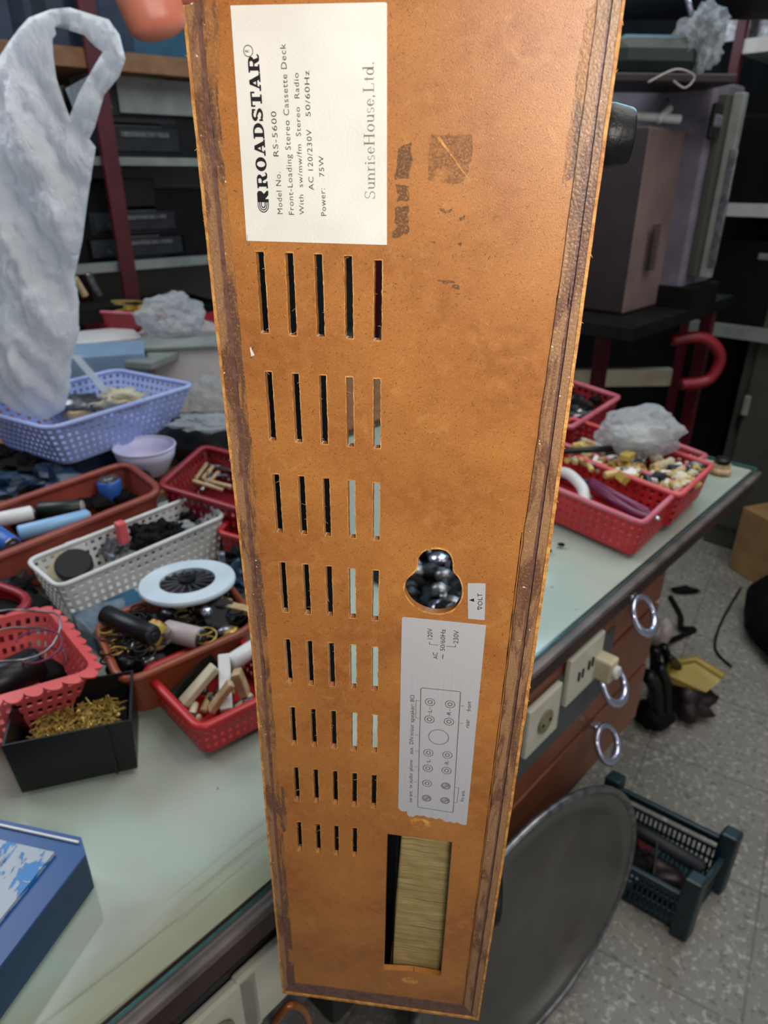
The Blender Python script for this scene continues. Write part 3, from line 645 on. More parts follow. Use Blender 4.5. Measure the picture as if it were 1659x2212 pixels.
# contents of the lilac basket
bm = NB(); add_blob(bm, Z(268, 862, LZ-.02), .045, .035, .022, .9, 3, 3, None, 3.5); one('cotton_wad', bm, M['cream_part'], 'cream crumpled wad in the right end of the lilac basket', 'wad', smooth=True)
a = Z(162, 768, LZ+.05); b = Z(232, 850, LZ-.01); bm = NB(); u, w, dd = frame(b-a); add_box(bm, (a+b)/2, .018, .003, (b-a).length, (u, w, dd), .001); one('plastic_strip', bm, M['cloudy'], 'white plastic strip leaning up out of the lilac basket', 'strip')
bm = NB(); add_blob(bm, Z(175, 872, LZ-.035), .05, .035, .018, .6, 3, 8, None, 3); one('foil_pack', bm, M['metal'], 'crumpled foil pack in the lilac basket beside the bag', 'pack', smooth=True)
bm = NB(); add_box(bm, Z(185, 888, LZ-.05), .08, .05, .02, AXR, .003); one('brown_block', bm, M['tan'], 'brown block on the lilac basket floor next to the bag', 'block')
# bowl under it
bc = Z(312, 965, BT+.075); bw = thing('plastic_bowl', 'pale pink white bowl below the right end of the lilac basket', 'bowl', (bc.x, bc.y, BT+.02))
bm = NB(); add_lathe(bm, Vector((bc.x, bc.y, BT+.02)), (0, 0, 1), [(0, .035), (.002, .038), (.035, .056), (.056, .060), (.056, .057), (.035, .053), (.006, .035), (.006, .0001)], 32, False); build('bowl_body', bm, M['lilac_pale'], bw, True)
bm = NB(); add_tube(bm, [Vector((bc.x+.059*math.cos(a_), bc.y+.059*math.sin(a_), BT+.076)) for a_ in [2*PI*i/32 for i in range(32)]], .0025, 6, True); build('rim', bm, M['lilac_pale'], bw, True)
bm = NB(); add_cyl(bm, (bc.x-.05, bc.y+.02, BT), (bc.x-.05, bc.y+.02, BT+.018), .05, 20); one('black_tin', bm, M['black'], 'low black tin under the pale bowl', 'tin')
# supports under lilac basket
lc = lb[1]
bm = NB(); add_box(bm, (lc.x, lc.y, (BT+LZ-.088)/2+.0), .24, .16, LZ-.088-BT, AXR, .004); one('cardboard_carton', bm, M['blue_dark'], 'dark blue carton holding up the lilac basket', 'carton')

# dark red basket contents
for i in range(10):
    p_ = Z(random.uniform(430, 500), random.uniform(1000, 1050), DZ-.03); d = Vector((random.gauss(0, 1), random.gauss(0, 1), .2)).normalized()
    bm = NB(); add_cyl(bm, p_-d*.028, p_+d*.028, .004, 8); one('metal_pin', bm, random.choice([M['metal'], M['tan'], M['dark_grey'], M['metal']]), 'thin metal rod in the dark red basket behind', 'rod', 'rods in the dark red basket', True)

# right side contents
bm = NB(); pts = catmull([Z(1160, 1045, R1-.015), Z(1215, 1020, R1+.002), Z(1255, 1050, R1+.004), Z(1262, 1085, R1-.012)], 8); add_tube(bm, pts, .010, 10); one('white_cable', bm, M['white_part'], 'thick white cable bend in the nearest right red basket', 'cable', smooth=True)
bm = NB(); pts = catmull([Z(1195, 1000+20, R1-.02), Z(1235, 1035, R1-.005), Z(1275, 1078, R1-.018)], 8); add_tube(bm, pts, .006, 8); one('white_cable', bm, M['cloudy'], 'second cloudy cable loop under the thick white one', 'cable', smooth=True)
t_ = thing('pliers', 'purple handled tool lying along the nearest right red basket', 'tool', Z(1350, 1085, R1-.02))
for k, oy in ((0, 0), (1, 16)):
    bm = NB(); add_tube(bm, catmull([Z(1275, 1040+oy*.3, R1), Z(1320, 1065+oy*.8, R1), Z(1370, 1092+oy, R1-.01), Z(1400, 1108+oy*.6, R1-.012)], 6), .0075, 10); build('handle', bm, M['purple'], t_, True)
bm = NB(); add_tube(bm, [Z(1398, 1108, R1-.012), Z(1425, 1122, R1-.012)], [.006, .003], 8); build('jaw', bm, M['chrome'], t_, True)
a, b = along(1250, 1038, R1-.02, -.5, .09); stick('black_rod', 'dark rod lying between cable and purple tool', 'rod', a, b, .006, M['dark_grey'])
plc('ochre', 'b89c55', 'd0b878')
pal = ['cream_part', 'ochre', 'yellow', 'ochre', 'dark_grey', 'tan', 'metal', 'cream_part', 'black', 'white_part', 'brass_part', 'tan']
for i in range(150):
    f = random.random(); g_ = random.uniform(-.45, .45)
    px = 1235 + 265*f + 40*g_; py = 975 + 62*f - 62*g_*0.9 + random.uniform(-6, 6)
    p_ = Z(px, py, R2-.012+random.uniform(0, .012)); bm = NB(); k = random.random(); s_ = random.uniform(.006, .011)
    ax = (Vector((random.gauss(0, 1), random.gauss(0, 1), .2)).normalized()); u, w, dd = frame(ax)
    if k < .45: add_box(bm, p_, s_*2.2, s_*1.2, s_*1.4, (u, w, dd), .001)
    elif k < .8: add_cyl(bm, p_-ax*s_*1.4, p_+ax*s_*1.4, s_*.7, 10)
    else: add_blob(bm, p_, s_*1.5, s_*1.2, s_, .4, 2, i)
    one('component', bm, M[random.choice(pal)], 'small yellowish or grey component heaped in the middle right red basket', 'component', 'components in the middle right red basket')
a, b = along(1270, 972, R2+.012, .15, .11); stick('black_probe', 'black pen like probe lying on the yellow components', 'probe', a, b, .006, M['black'], True, M['blue_dark'])
p_ = Z(1355, 985, R2+.014); bm = NB(); add_box(bm, p_, .030, .020, .012, AXR, .002); one('yellow_block', bm, M['yellow'], 'yellow ochre block on top of the component heap', 'block')
for i in range(12):
    p_ = Z(random.uniform(1440, 1500), random.uniform(985, 1005), BT+.04); bm = NB(); add_blob(bm, p_, .010, .008, .008, .4, 2, i); one('component', bm, M[random.choice(['black', 'white_part', 'black', 'cream_part'])], 'black or white bit in the small pink rimmed basket', 'component', 'bits in the small pink rimmed basket')
for i in range(14):
    p_ = Z(random.uniform(1225, 1310), random.uniform(855, 905), BT+.06); bm = NB(); add_blob(bm, p_, .018, .014, .010, .6, 2, i+9); one('component', bm, M[random.choice(['black_matte', 'dark_grey', 'metal', 'black'])], 'dark part in the pink rimmed basket farthest back', 'component', 'dark parts in the farthest pink rimmed basket')
# clear bag with white things
def crumple(name, label, c, sx, sy, sz, mat, seed, cat='bag', rough=.45, freq=2.2):
    bm = NB(); add_blob(bm, c, sx, sy, sz, rough, 4, seed, None, freq); o = one(name, bm, mat, label, cat, None, False)
    return o
cb = Z(1382, 934, BT+.115); crumple('plastic_bag', 'clear plastic bag of white items on the right group of red baskets', cb, .080, .050, .048, M['cloudy'], 5, rough=.28, freq=1.6)
bm = NB(); add_blob(bm, cb - Vector((0, 0, .008)), .055, .035, .022, .5, 3, 6); one('white_wad', bm, M['white_part'], 'white wad inside the clear bag on the right baskets', 'wad', smooth=True)
# small dark knob near bench corner
kc = Z(1556, 1018, BT); kn = thing('table_knob', 'small dark brass knob standing near the far bench corner', 'knob', kc)
bm = NB(); add_lathe(bm, kc, (0, 0, 1), [(0, .022), (.006, .022), (.010, .018), (.018, .018)], 20); build('base', bm, M['tan'], kn)
bm = NB(); add_lathe(bm, kc+Vector((0, 0, .018)), (0, 0, 1), [(0, .015), (.010, .016), (.013, .012)], 20); build('cap', bm, M['black'], kn)
for i, (px, py, s_) in enumerate(((1213, 1176, .007), (1187, 1190, .005))):
    bm = NB(); add_blob(bm, Z(px, py, BT+.001), s_, s_*.7, .0025, .4, 2, i); one('rubber_crumb', bm, M['black_matte'], ['larger black crumb on the glass right of the held cabinet', 'tiny black crumb on the glass against the held cabinet edge'][i], 'crumb')
# junk seen through the keyhole, behind the held panel
kp = Z(975, 1250, BT+.001); bm = NB(); add_box(bm, Vector((kp.x, kp.y, BT+.004)), .17, .22, .006, AXR, .002); one('dark_base', bm, M['black'], 'black sheet added under the metal parts to darken the keyhole view', 'mat')  # black sheet added so the view through the keyhole stays dark
for i in range(64):
    p_ = Z(random.uniform(860, 1080), random.uniform(1170, 1330), BT+.018); bm = NB(); k = random.random(); d = Vector((random.gauss(0, 1), random.gauss(0, 1), .3)).normalized()
    if k < .5: add_cyl(bm, p_-d*.02, p_+d*.02, .006, 12)
    elif k < .8: add_blob(bm, p_, .016, .013, .011, .4, 2, i)
    else: add_tube(bm, [p_ + Vector((.018*math.cos(a_), .018*math.sin(a_), .003*a_)) for a_ in [j*.4 for j in range(16)]], .002, 6)
    one('metal_part', bm, M[random.choice(['black', 'metal', 'black_matte', 'dark_grey', 'metal', 'chrome', 'black_matte'])], 'dark or shiny metal part seen through the keyhole opening', 'component', 'metal parts seen through the keyhole opening', True)

# blue worn tool case at lower left
bl = thing('blue_case', 'blue painted metal case with paint worn to silver at the lower left', 'case', Z(40, 1950, BT))
bzt = BT + 0.042
tA = Z(-140, 1742, bzt); tB = Z(207, 1818, bzt); tC = Z(-75, 2190, bzt)
u1 = (tA-tB); u1.z = 0; u2 = (tC-tB); u2.z = 0; n1 = u1.normalized(); n2 = u2.normalized()
def poly_block(pts, z0, z1, mat, name, par, top=None, inset=0.0):
    bm = NB(); a = [bm.verts.new((p.x, p.y, z0)) for p in pts]; b = [bm.verts.new((p.x, p.y, z1)) for p in pts]
    bm.faces.new(a[::-1]); bm.faces.new(b); n = len(pts)
    for i in range(n): bm.faces.new((a[i], a[(i+1) % n], b[(i+1) % n], b[i]))
    return build(name, bm, mat, par)
cor = 0.014
pts = [tB + n1*cor, tB + n2*cor, tC, tC + u1, tA]
poly_block(pts, BT+.001, bzt-.001, M['blue_side'], 'case_body', bl)
poly_block(pts, bzt-.001, bzt+.0015, M['blue_paint'], 'lid_rim', bl)
off = n1*.024 + n2*.020
pin = [tB + off + n2*.0, tC + n1*.024, tC + u1, tA + n2*.020]
poly_block(pin, bzt+.0015, bzt+.005, M['worn_blue'], 'worn_lid', bl)
bm = NB(); m0 = tB + n1*.012 + n2*.006; m1 = tA + n2*.006
add_box(bm, (m0+m1)/2 + Vector((0, 0, .003)), (m1-m0).length, .0018, .0018, (n1, Vector((-n1.y, n1.x, 0)), Vector((0, 0, 1)))); build('white_edge', bm, M['white_part'], bl)
for k, d_ in enumerate((.062, .100)):
    a = tB + n1*d_ + n2*.035; b = tC + n1*d_; bm = NB(); add_tube(bm, [a + Vector((0, 0, bzt+.005-a.z)), b + Vector((0, 0, bzt+.005-b.z))], .004, 8); build('pressed_ridge', bm, M['worn_blue'], bl)
bm = NB(); hcn = tB + n1*.130 + n2*.075; add_box(bm, Vector((hcn.x, hcn.y, bzt+.016)), .030, .11, .024, (n1, n2, Vector((0, 0, 1))), .002); build('handle_block', bm, M['teal_box'], bl)

# ------------------------------------------------------------ white carrier bag
def carrier_bag():
    yb = 1.27
    outer = [(0,120),(18,92),(40,62),(62,38),(110,20),(150,16),(195,30),(235,42),(258,75),(271,128),(258,165),(225,205),(205,275),(193,300),(207,318),(197,380),(188,440),(178,520),(160,602),(170,650),(170,720),(152,790),(148,850),(140,885),(100,907),(60,895),(20,878),(-40,850),(-120,700),(-150,480),(-110,260),(-50,170)]
    hole = [(118,58),(150,66),(182,76),(205,100),(222,112),(205,140),(170,200),(150,252),(138,220),(122,170),(115,120),(113,85)]
    def W(p): q = aty(p[0], p[1], yb); return Vector((q.x, q.z))
    O = [W(p) for p in outer]; H = [W(p) for p in hole]
    def inside(p, poly):
        c_ = False; n = len(poly)
        for i in range(n):
            a, b = poly[i], poly[(i+1) % n]
            if (a.y > p.y) != (b.y > p.y) and p.x < (b.x-a.x)*(p.y-a.y)/(b.y-a.y)+a.x: c_ = not c_
        return c_
    def dens(poly, s):
        out = []
        for i in range(len(poly)):
            a, b = poly[i], poly[(i+1) % len(poly)]; n = max(1, int((b-a).length/s))
            for k in range(n): out.append(a.lerp(b, k/n))
        return out
    OD, HD = dens(O, .010), dens(H, .010)
    vs = OD + HD; ed = [(i, (i+1) % len(OD)) for i in range(len(OD))]; o_ = len(OD); ed += [(o_+i, o_+(i+1) % len(HD)) for i in range(len(HD))]
    def dist(p):
        return min(min((p-q).length for q in OD), min((p-q).length for q in HD))
    x0 = min(p.x for p in O); x1 = max(p.x for p in O); z0 = min(p.y for p in O); z1 = max(p.y for p in O)
    st_ = .0075; nx = int((x1-x0)/st_); nz = int((z1-z0)/st_)
    for i in range(nx):
        for j in range(nz):
            p = Vector((x0+i*st_+(j % 2)*st_/2, z0+j*st_))
            if inside(p, O) and not inside(p, H) and dist(p) > .006: vs.append(p)
    res = delaunay_2d_cdt(vs, ed, [], 0, 1e-6)
    V, F = res[0], res[2]; bm = NB()
    keep = [f for f in F if inside((V[f[0]]+V[f[1]]+V[f[2]])/3, O) and not inside((V[f[0]]+V[f[1]]+V[f[2]])/3, H)]
    D = [dist(p) for p in V]; zc = .5
    shared = {}
    for side in (-1, 1):
        mp = {}
        for f in keep:
            for i in f:
                if i in mp: continue
                p = V[i]; d = D[i]
                if d < 1e-4:
                    if i not in shared: shared[i] = bm.verts.new((p.x, yb, p.y))
                    mp[i] = shared[i]; continue
                lowf = max(0, min(1, (1.60-p.y)/.5))
                bulge = math.sqrt(min(d, .09)/.09)*(.012+.050*lowf)
                # long vertical folds gathering towards the handle, plus finer crumples
                ph = p.x*60 + 6*noise.noise(Vector((p.x*5, p.y*3, side*2)))
                fold = (.013*math.sin(ph) + .026*noise.noise(Vector((p.x*22+p.y*5, p.y*3.5, side*7.1))) + .012*noise.noise(Vector((p.x*60, p.y*14, side*3))) + .006*noise.noise(Vector((p.x*90+p.y*60, p.y*70, side*3))))*min(1, d/.03)
                fold += .024*(.35-abs(noise.noise(Vector((p.x*26+p.y*9, p.y*6, side*5)))))*min(1, d/.03) + .010*(.3-abs(noise.noise(Vector((p.x*55-p.y*30, p.y*25, side*4)))))*min(1, d/.02)
                mp[i] = bm.verts.new((p.x, yb + side*(bulge + .001) + fold*1.15, p.y))
        for f in keep:
            if side == 1 and all(D[i] < 1e-4 for i in f): continue
            bm.faces.new([mp[i] for i in f])
    fl = [W(p) for p in ((222,112),(206,140),(128,188),(138,225),(152,258),(175,300),(210,205),(235,150))]
    ff = bm.faces.new([bm.verts.new((p.x, yb+.022+.01*(i % 2), p.y)) for i, p in enumerate(fl)]); ff.material_index = 1
    o = one('carrier_bag', bm, [M['bag'], M['cloudy']], 'white plastic carrier bag with a looped handle above the lilac basket', 'bag', smooth=True)
    return o
carrier_bag()
# small white bag sliver left of it
bm = NB(); add_blob(bm, aty(-25, 300, 1.5), .05, .05, .19, .3, 3, 3); one('white_sack', bm, M['bag'], 'second white sack behind the carrier bag at the left edge', 'bag', smooth=True)

# ------------------------------------------------------------ items behind, on the rear table
rt = thing('rear_table', 'rear table behind the bench carrying cartons and bags', 'table', Vector((-.9, 2.0, 0)))
RT = .80
bm = NB(); add_box(bm, st(.75, 1.22, RT-.02), 1.5, .80, .04, AXR); build('tabletop', bm, M['shelf_wood'], rt)
for s_, t_ in ((.1, .9), (1.42, .9), (.1, 1.56), (1.42, 1.56)):
    bm = NB(); add_box(bm, st(s_, t_, RT/2-.02), .04, .04, RT-.04, AXR); build('leg', bm, M['red_post'], rt)
def zbox(name, label, cat, px, py, y, w, d, h, mat, ax=AXR, top=True, bevel=.004, parts=None):
    """box whose top-front centre is seen at px,py when it stands at depth y"""
    p = aty(px, py, y); bm = NB(); add_box(bm, p + ax[1]*d/2 - Vector((0, 0, h/2)), w, d, h, ax, bevel)
    return one(name, bm, mat, label, cat), p
X_ = Vector((1, 0, 0)); Y_ = Vector((0, 1, 0)); Z_ = Vector((0, 0, 1))
def yaw(a): return (Vector((math.cos(a), math.sin(a), 0)), Vector((-math.sin(a), math.cos(a), 0)), Z_)
p = aty(410, 752, 1.72); ax = yaw(.16)
wb = thing('white_appliance', 'flat fronted white appliance casing left of the held cabinet', 'appliance', p - Z_*.17 + ax[1]*.15)
bm = NB(); add_box(bm, p + ax[1]*.12 - Z_*.085, .25, .24, .17, ax, .006); build('casing', bm, M['white_plastic'], wb)
bm = NB(); add_box(bm, p + ax[1]*.12 + Z_*.003, .27, .26, .008, ax, .002); build('top_panel', bm, M['shelf_white'], wb)
bm = NB(); q = aty(305, 768, 1.66); add_cyl(bm, q-Z_*.03, q+Z_*.012, .014, 16); one('round_stopper', bm, M['black'], 'small black knob left of the white appliance', 'knob')
bm = NB(); q = aty(305, 790, 1.66); add_box(bm, q-Z_*.09, .05, .05, .16, AXR, .004); one('grey_block', bm, M['shelf_white'], 'pale block under the small black knob', 'block')
zbox('paper_carton', 'cream white carton lid right of the carrier bag', 'carton', 222, 735, 1.80, .20, .16, .20, M['white_plastic'], yaw(.5))
zbox('blue_tub', 'pale blue box between carrier bag and lilac basket', 'box', 205, 768, 1.60, .22, .15, .14, M['pale_blue'], yaw(.3))
zbox('grey_tub', 'low grey tray behind the lilac basket', 'tray', 262, 778, 1.62, .16, .12, .02, M['shelf_white'], yaw(-.3))
q = aty(370, 690, 1.86); crumple('plastic_bag', 'cloudy crumpled plastic bag above the white appliance', q, .085, .06, .062, M['cloudy'], 12, rough=.35, freq=1.8)
bm = NB(); add_blob(bm, aty(395, 715, 1.92), .12, .05, .035, .5, 3, 4); one('bag_filling', bm, M['pinkgrey'], 'greyish contents inside the cloudy crumpled bag', 'bundle', smooth=True)
q = aty(452, 862, 1.50); crumple('plastic_bag', 'clear plastic bag hanging before the white appliance front', q, .045, .04, .05, M['clear'], 15, rough=.35)
q = Z(450, 912, BT+.10); crumple('foil_sheet', 'crinkled silver sheet right of the lilac basket', q, .075, .045, .012, M['cloudy'], 17, 'sheet', .5)
bm = NB(); add_blob(bm, Z(435, 945, BT+.05), .10, .07, .04, .5, 3, 33); one('grey_bundle', bm, M['dark_grey'], 'dark grey bundle under the crinkled silver sheet', 'bundle', smooth=True)
q = aty(270, 668, 2.0); ax = yaw(-.15)
basket('storage_basket', 'pink red tray of yellow bits far behind, right of the carrier bag', q+Vector((-.14, -.02, 0)), q+Vector((.14, -.09, 0)), q+Vector((-.10, .12, 0)), q.z, .05, M['red_dark'], .9, .015, None, .004, rim_mat=M['red_pink'])
bm = NB(); add_blob(bm, q+Vector((0, .03, -.01)), .10, .06, .022, .7, 3, 41, None, 3); one('yellow_bits', bm, M['brass_part'], 'yellowish bits heaped in the far pink red tray', 'bits', kind='stuff')
bm = NB(); add_box(bm, q+Vector((0, .03, -.05-.11)), .30, .16, .20, yaw(-.25)); one('black_carton', bm, M['black_matte'], 'black carton under the far pink red tray', 'carton')
bm = NB(); add_box(bm, aty(455, 690, 2.05)-Z_*.12, .12, .12, .26, AXR, .004); one('red_carton', bm, M['red_dark'], 'dark red carton right of the cloudy crumpled bag', 'carton')

# ------------------------------------------------------------ left rack along the back wall
AK = (ER, EN, Z_)
def rk(px, py, t=0.0): return onplane(px, py, RK+EN*t, EN)
def rks(s, t, z): return RK + ER*s + EN*t + Z_*z
rack = thing('shelf_rack', 'red post shelving rack along the back wall at left', 'shelf', rks(1.0, .22, 0))
zw = rk(300, 118).z; zs1 = rk(330, 340).z; zs2 = rk(300, 566).z; zs3 = rk(300, 566).z - .38
for nm, zz, th, mt, t0 in (('wooden_shelf', zw, .045, 'shelf_wood', -.02), ('shelf_board', zs1, .022, 'shelf_white', 0.0), ('shelf_board', zs2, .022, 'shelf_white', .0), ('shelf_board', zs3, .022, 'shelf_white', .0), ('shelf_board', zw+.36, .025, 'shelf_wood', 0)):
    bm = NB(); add_box(bm, rks(.5, .22+t0/2, zz-th/2), 2.9, .44-t0, th, AK); build(nm, bm, M[mt], rack)
for s_ in (-.75, .0, .95, 1.9):
    for t_ in (.0, .42):
        bm = NB(); add_box(bm, rks(s_, t_+(-.022 if t_ == 0 else .02), 1.0), .045, .02, 2.05, AK); build('post', bm, M['red_post'], rack)
bm = NB(); add_box(bm, rks(.45, .05, zw-.045-.05), .75, .01, .09, AK); build('light_valance', bm, M['shelf_white'], rack)
def dev(px, py, w, h, d, label, mat='black', faceplate=True, t=.06, name='audio_unit', cat='audio unit', zb=None):
    """unit standing on shelf zb, its front bottom centre on the ray px,py"""
    p = rk(px, py, t)
    if zb is not None: p.z = zb
    r_ = thing(name, label, cat, p)
    bm = NB(); add_box(bm, p + EN*d/2 + Z_*(h/2+.001), w, d, h, AK, .004); build('housing', bm, M[mat], r_)
    if faceplate:
        bm = NB(); add_box(bm, p - EN*.003 + Z_*(h*.55), w*.9, .006, h*.7, AK, .001); build('front_panel', bm, M['dark_grey'], r_)
        bm = NB(); add_box(bm, p - EN*.007 + Z_*(h*.72) + ER*w*.1, w*.5, .004, h*.16, AK); build('display', bm, M['metal'], r_)
        bm = NB(); add_lathe(bm, p - EN*.006 + Z_*(h*.4) - ER*w*.3, -EN, [(0, h*.12), (.012, h*.11)], 16); build('knob', bm, M['metal'], r_)
    return r_
dev(295, 330, .30, .085, .22, 'black audio unit with lit grey strip on the upper white shelf', zb=zs1)
dev(292, 268, .26, .10, .20, 'grey fronted cassette unit stacked on the upper shelf unit', 'dark_grey', zb=zs1+.088)
dev(285, 232, .22, .035, .18, 'pale flat box on top of the stacked cassette unit', 'shelf_white', False, zb=zs1+.19, name='flat_box', cat='box')
dev(405, 320, .16, .17, .2, 'black box at the right end of the upper white shelf', zb=zs1, faceplate=False, name='black_box', cat='box')
dev(295, 470, .14, .08, .15, 'small black box on the stack over the lower white shelf', 'black', False, zb=zs2+.15, name='black_box', cat='box')
dev(300, 545, .32, .07, .22, 'black amplifier on the lower white shelf', 'black', zb=zs2)
dev(298, 520, .28, .07, .20, 'grey amplifier with silver controls stacked on the black one', 'dark_grey', zb=zs2+.073)
dev(410, 540, .20, .20, .2, 'dark box at the right of the lower white shelf', 'black_matte', False, zb=zs2, name='black_box', cat='box')
dev(180, 540, .26, .22, .2, 'dark unit left of the red post on the lower shelf', 'black_matte', False, zb=zs2, name='black_box', cat='box')
dev(330, 640, .5, .22, .3, 'large black unit on the bottom rack shelf', 'black_matte', False, zb=zs3, name='black_box', cat='box')
dev(150, 700, .4, .2, .3, 'black unit low on the rack behind the carrier bag', 'black_matte', False, zb=zs3, name='black_box', cat='box')
for i, (px, w, h, mt, lb_) in enumerate(((20, .14, .20, 'blue_dark', 'dark blue box at the left end of the wooden shelf'), (75, .10, .17, 'teal_dark', 'dark teal box second from the left on the wooden shelf'), (130, .12, .14, 'blue_dark', 'navy box seen through the bag handle on the wooden shelf'), (190, .10, .13, 'teal_dark', 'low dark box right of the bag handle on the wooden shelf'), (248, .12, .16, 'blue_dark', 'navy box left of the fingertip on the wooden shelf'), (345, .16, .12, 'teal_box', 'teal box directly behind the fingertip on the wooden shelf'))):
    dev(px, 100, w, h, .2, lb_, mt, False, .02, 'storage_box', 'box', zw)
dev(130, 20, .10, .06, .1, 'white packet lying on the boxes above the bag handle', 'white_plastic', False, .03, 'white_packet', 'packet', zw+.175)
dev(20, 10, .10, .05, .1, 'grey packet at the top left corner over the boxes', 'pinkgrey', False, .03, 'grey_packet', 'packet', zw+.21)
# faint tools below
for i, (x0, y0, x1, y1) in enumerate(((190, 590, 215, 640), (160, 600, 185, 640))):
    a = rk(x0, y0, -.1); b = rk(x1, y1, -.1); bm = NB(); add_cyl(bm, a, b, .010, 12); one('hand_tool', bm, M[['metal', 'tan'][i]], ['dim metal tool handle in the dark below the lower shelf', 'dim tan tool handle beside the metal one in the dark'][i], 'tool')
bm = NB(); add_box(bm, rk(185, 660, -.13)-Z_*.02, .30, .12, .04, AK); one('tool_tray', bm, M['black_matte'], 'black tray holding tool handles under the lower shelf', 'tray')

# ------------------------------------------------------------ right side: television, rack, steel cabinet
A0 = aty(1417, 272, 1.9); A1 = aty(1332, 680, 1.9); zt, zb_ = A0.z, A1.z
def onA(px, py, off=0): return onplane(px, py, A0 + E2*off, E2)
cx_ = (A0.x+A1.x)/2; A = Vector((cx_, 1.9, 0))
pB = onA(1498, 272); LB = (pB-A0).dot(E1); pC = onA(1526, 200); pD = onA(1585, 200)
tv = thing('television', 'old bulky television with brown back, vent and grey front frame', 'television', A + E1*.2 + E2*.2 + Z_*zb_)
bm = NB(); add_box(bm, A + E1*(LB/2) + E2*.22 + Z_*((zt+zb_)/2), LB, .44, zt-zb_, AXR, .006); 
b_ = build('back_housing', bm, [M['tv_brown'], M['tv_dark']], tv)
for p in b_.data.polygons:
    if p.normal.dot(E1) < -.7: p.material_index = 1  # side turned away from the light: its shade is put into the colour
LB2 = (onA(1545, 300)-A0).dot(E1)
bm = NB(); add_box(bm, A + E1*((LB+LB2)/2+.012) + E2*.20 + Z_*((zt+zb_)/2+.05), (LB2-LB)+.04, .52, zt-zb_+.12, AXR, .01); build('front_frame', bm, M['tv_grey'], tv)
c_ = onA(1545, 262, -.062); bm = NB(); add_box(bm, c_, .05, .012, .08, AXR, .004); build('grip_recess', bm, M['black'], tv)
bm = NB(); add_box(bm, c_ + Z_*.0 - E2*.006, .045, .012, .03, AXR, .006); build('grip', bm, M['tv_grey'], tv)
bm = NB(); c_ = onA(1412, 535, -.004)
for k in range(16): add_box(bm, c_ + Z_*(-.055+k*.0073), .045, .005, .0032, AXR)
build('vent_slats', bm, M['black'], tv)
bm = NB(); add_box(bm, onA(1392, 430, -.006), .07, .006, .10, AXR); 
bm.free()
bm = NB(); add_box(bm, A + E1*.22 + E2*.2 + Z_*(zb_-.02), .72, .60, .035, AXR, .003)
tvs = thing('tv_shelf', 'black shelf platform with red posts carrying the television', 'shelf', A + E1*.22 + E2*.2)
build('platform', bm, M['black_matte'], tvs)
for s_, t_ in ((.50, -.06), (-.08, .44), (.50, .44), (.12, .1)):
    bm = NB(); add_box(bm, A + E1*s_ + E2*t_ + Z_*((zb_-.04)/2), .035, .035, zb_-.04, AXR); build('post', bm, M['red_post'], tvs)
# items on top of the television
p_ = aty(1405, 252, 1.98); t_ = thing('glue_gun', 'pale T shaped clamp lying on the television top', 'clamp', p_)
bm = NB(); add_cyl(bm, aty(1365, 250, 1.98), aty(1470, 258, 1.98), .011, 12); build('bar', bm, M['white_plastic'], t_, True)
bm = NB(); add_cyl(bm, aty(1420, 262, 1.97), aty(1448, 232, 1.99), .010, 12); build('cross_handle', bm, M['white_plastic'], t_, True)
bm = NB(); add_cyl(bm, aty(1442, 212, 1.99), aty(1446, 255, 1.98), .004, 10); build('pin', bm, M['metal'], t_, True)
# tall thin glass-door strip right of the television
g_ = thing('metal_door', 'narrow grey metal framed door leaf standing right of the television', 'door leaf', aty(1560, 620, 2.05))
t0 = aty(1606, 200, 2.05); t1 = aty(1520, 600, 2.05); xm = (t0.x+t1.x)/2
bm = NB(); add_box(bm, Vector((xm, 2.05, (t0.z+t1.z)/2)), .030, .03, t0.z-t1.z, AXR, .004); build('frame_bar', bm, M['shelf_white'], g_)
bm = NB(); add_box(bm, Vector((xm-.035, 2.05, (t0.z+t1.z)/2)), .05, .02, t0.z-t1.z-.01, AXR, .002); build('leaf', bm, M['grey_steel'], g_)
bm = NB(); add_box(bm, Vector((xm+.002, 2.03, (t0.z+t1.z)/2-.05)), .010, .02, t0.z-t1.z-.16, AXR, .002); build('seal', bm, M['metal'], g_)
bm = NB(); add_box(bm, Vector((xm-.03, 2.1, t1.z-.05)), .2, .12, .06, AXR, .003); build('bracket', bm, M['black_matte'], g_)
# right rack
rr2 = thing('shelf_rack', 'red post rack behind the television at the right', 'shelf', st(2.6, .6, 0))
pst = aty(1596, 100, 2.6)
for off_ in (0, -.9):
    for k in (0, .42):
        bm = NB(); add_box(bm, Vector((pst.x, pst.y, 1.1)) + E2*off_ + E1*k, .028, .028, 2.2, AXR); build('post', bm, M['red_post'], rr2)
zA = onplane(1640, 80, Vector((pst.x, pst.y, 0)), E1).z; zB = onplane(1610, 440, Vector((pst.x, pst.y, 0)), E1).z
for zz, mt in ((zA, 'white_plastic'), (zB, 'white_plastic'), (zA+.35, 'black_matte'), (zB-.4, 'shelf_white')):
    bm = NB(); add_box(bm, Vector((pst.x, pst.y, zz-.02)) - E2*.47 + E1*.22, .44, .93, .04, AXR); build('shelf_board', bm, M[mt], rr2)
def rbox(px, py, off, w, d, h, mat, name, label, cat, zb, s_=0.05):
    p = onplane(px, py, Vector((pst.x, pst.y, 0)) + E1*s_, E1); p.z = zb + h/2 + .001
    bm = NB(); add_box(bm, p + E1*d/2, d, w, h, AXR, .005); return one(name, bm, M[mat], label, cat)
rbox(1640, 40, 0, .20, .2, .14, 'metal', 'steel_canister', 'shiny grey canister at the top right corner', 'canister', zA)
rbox(1650, 240, 0, .34, .3, .26, 'black_matte', 'black_box', 'black box under the white slab at the far right', 'box', zB+.002)
rbox(1640, 600, 0, .5, .3, .28, 'black_matte', 'black_box', 'black unit below the lower white slab at the far right', 'box', zB-.4)
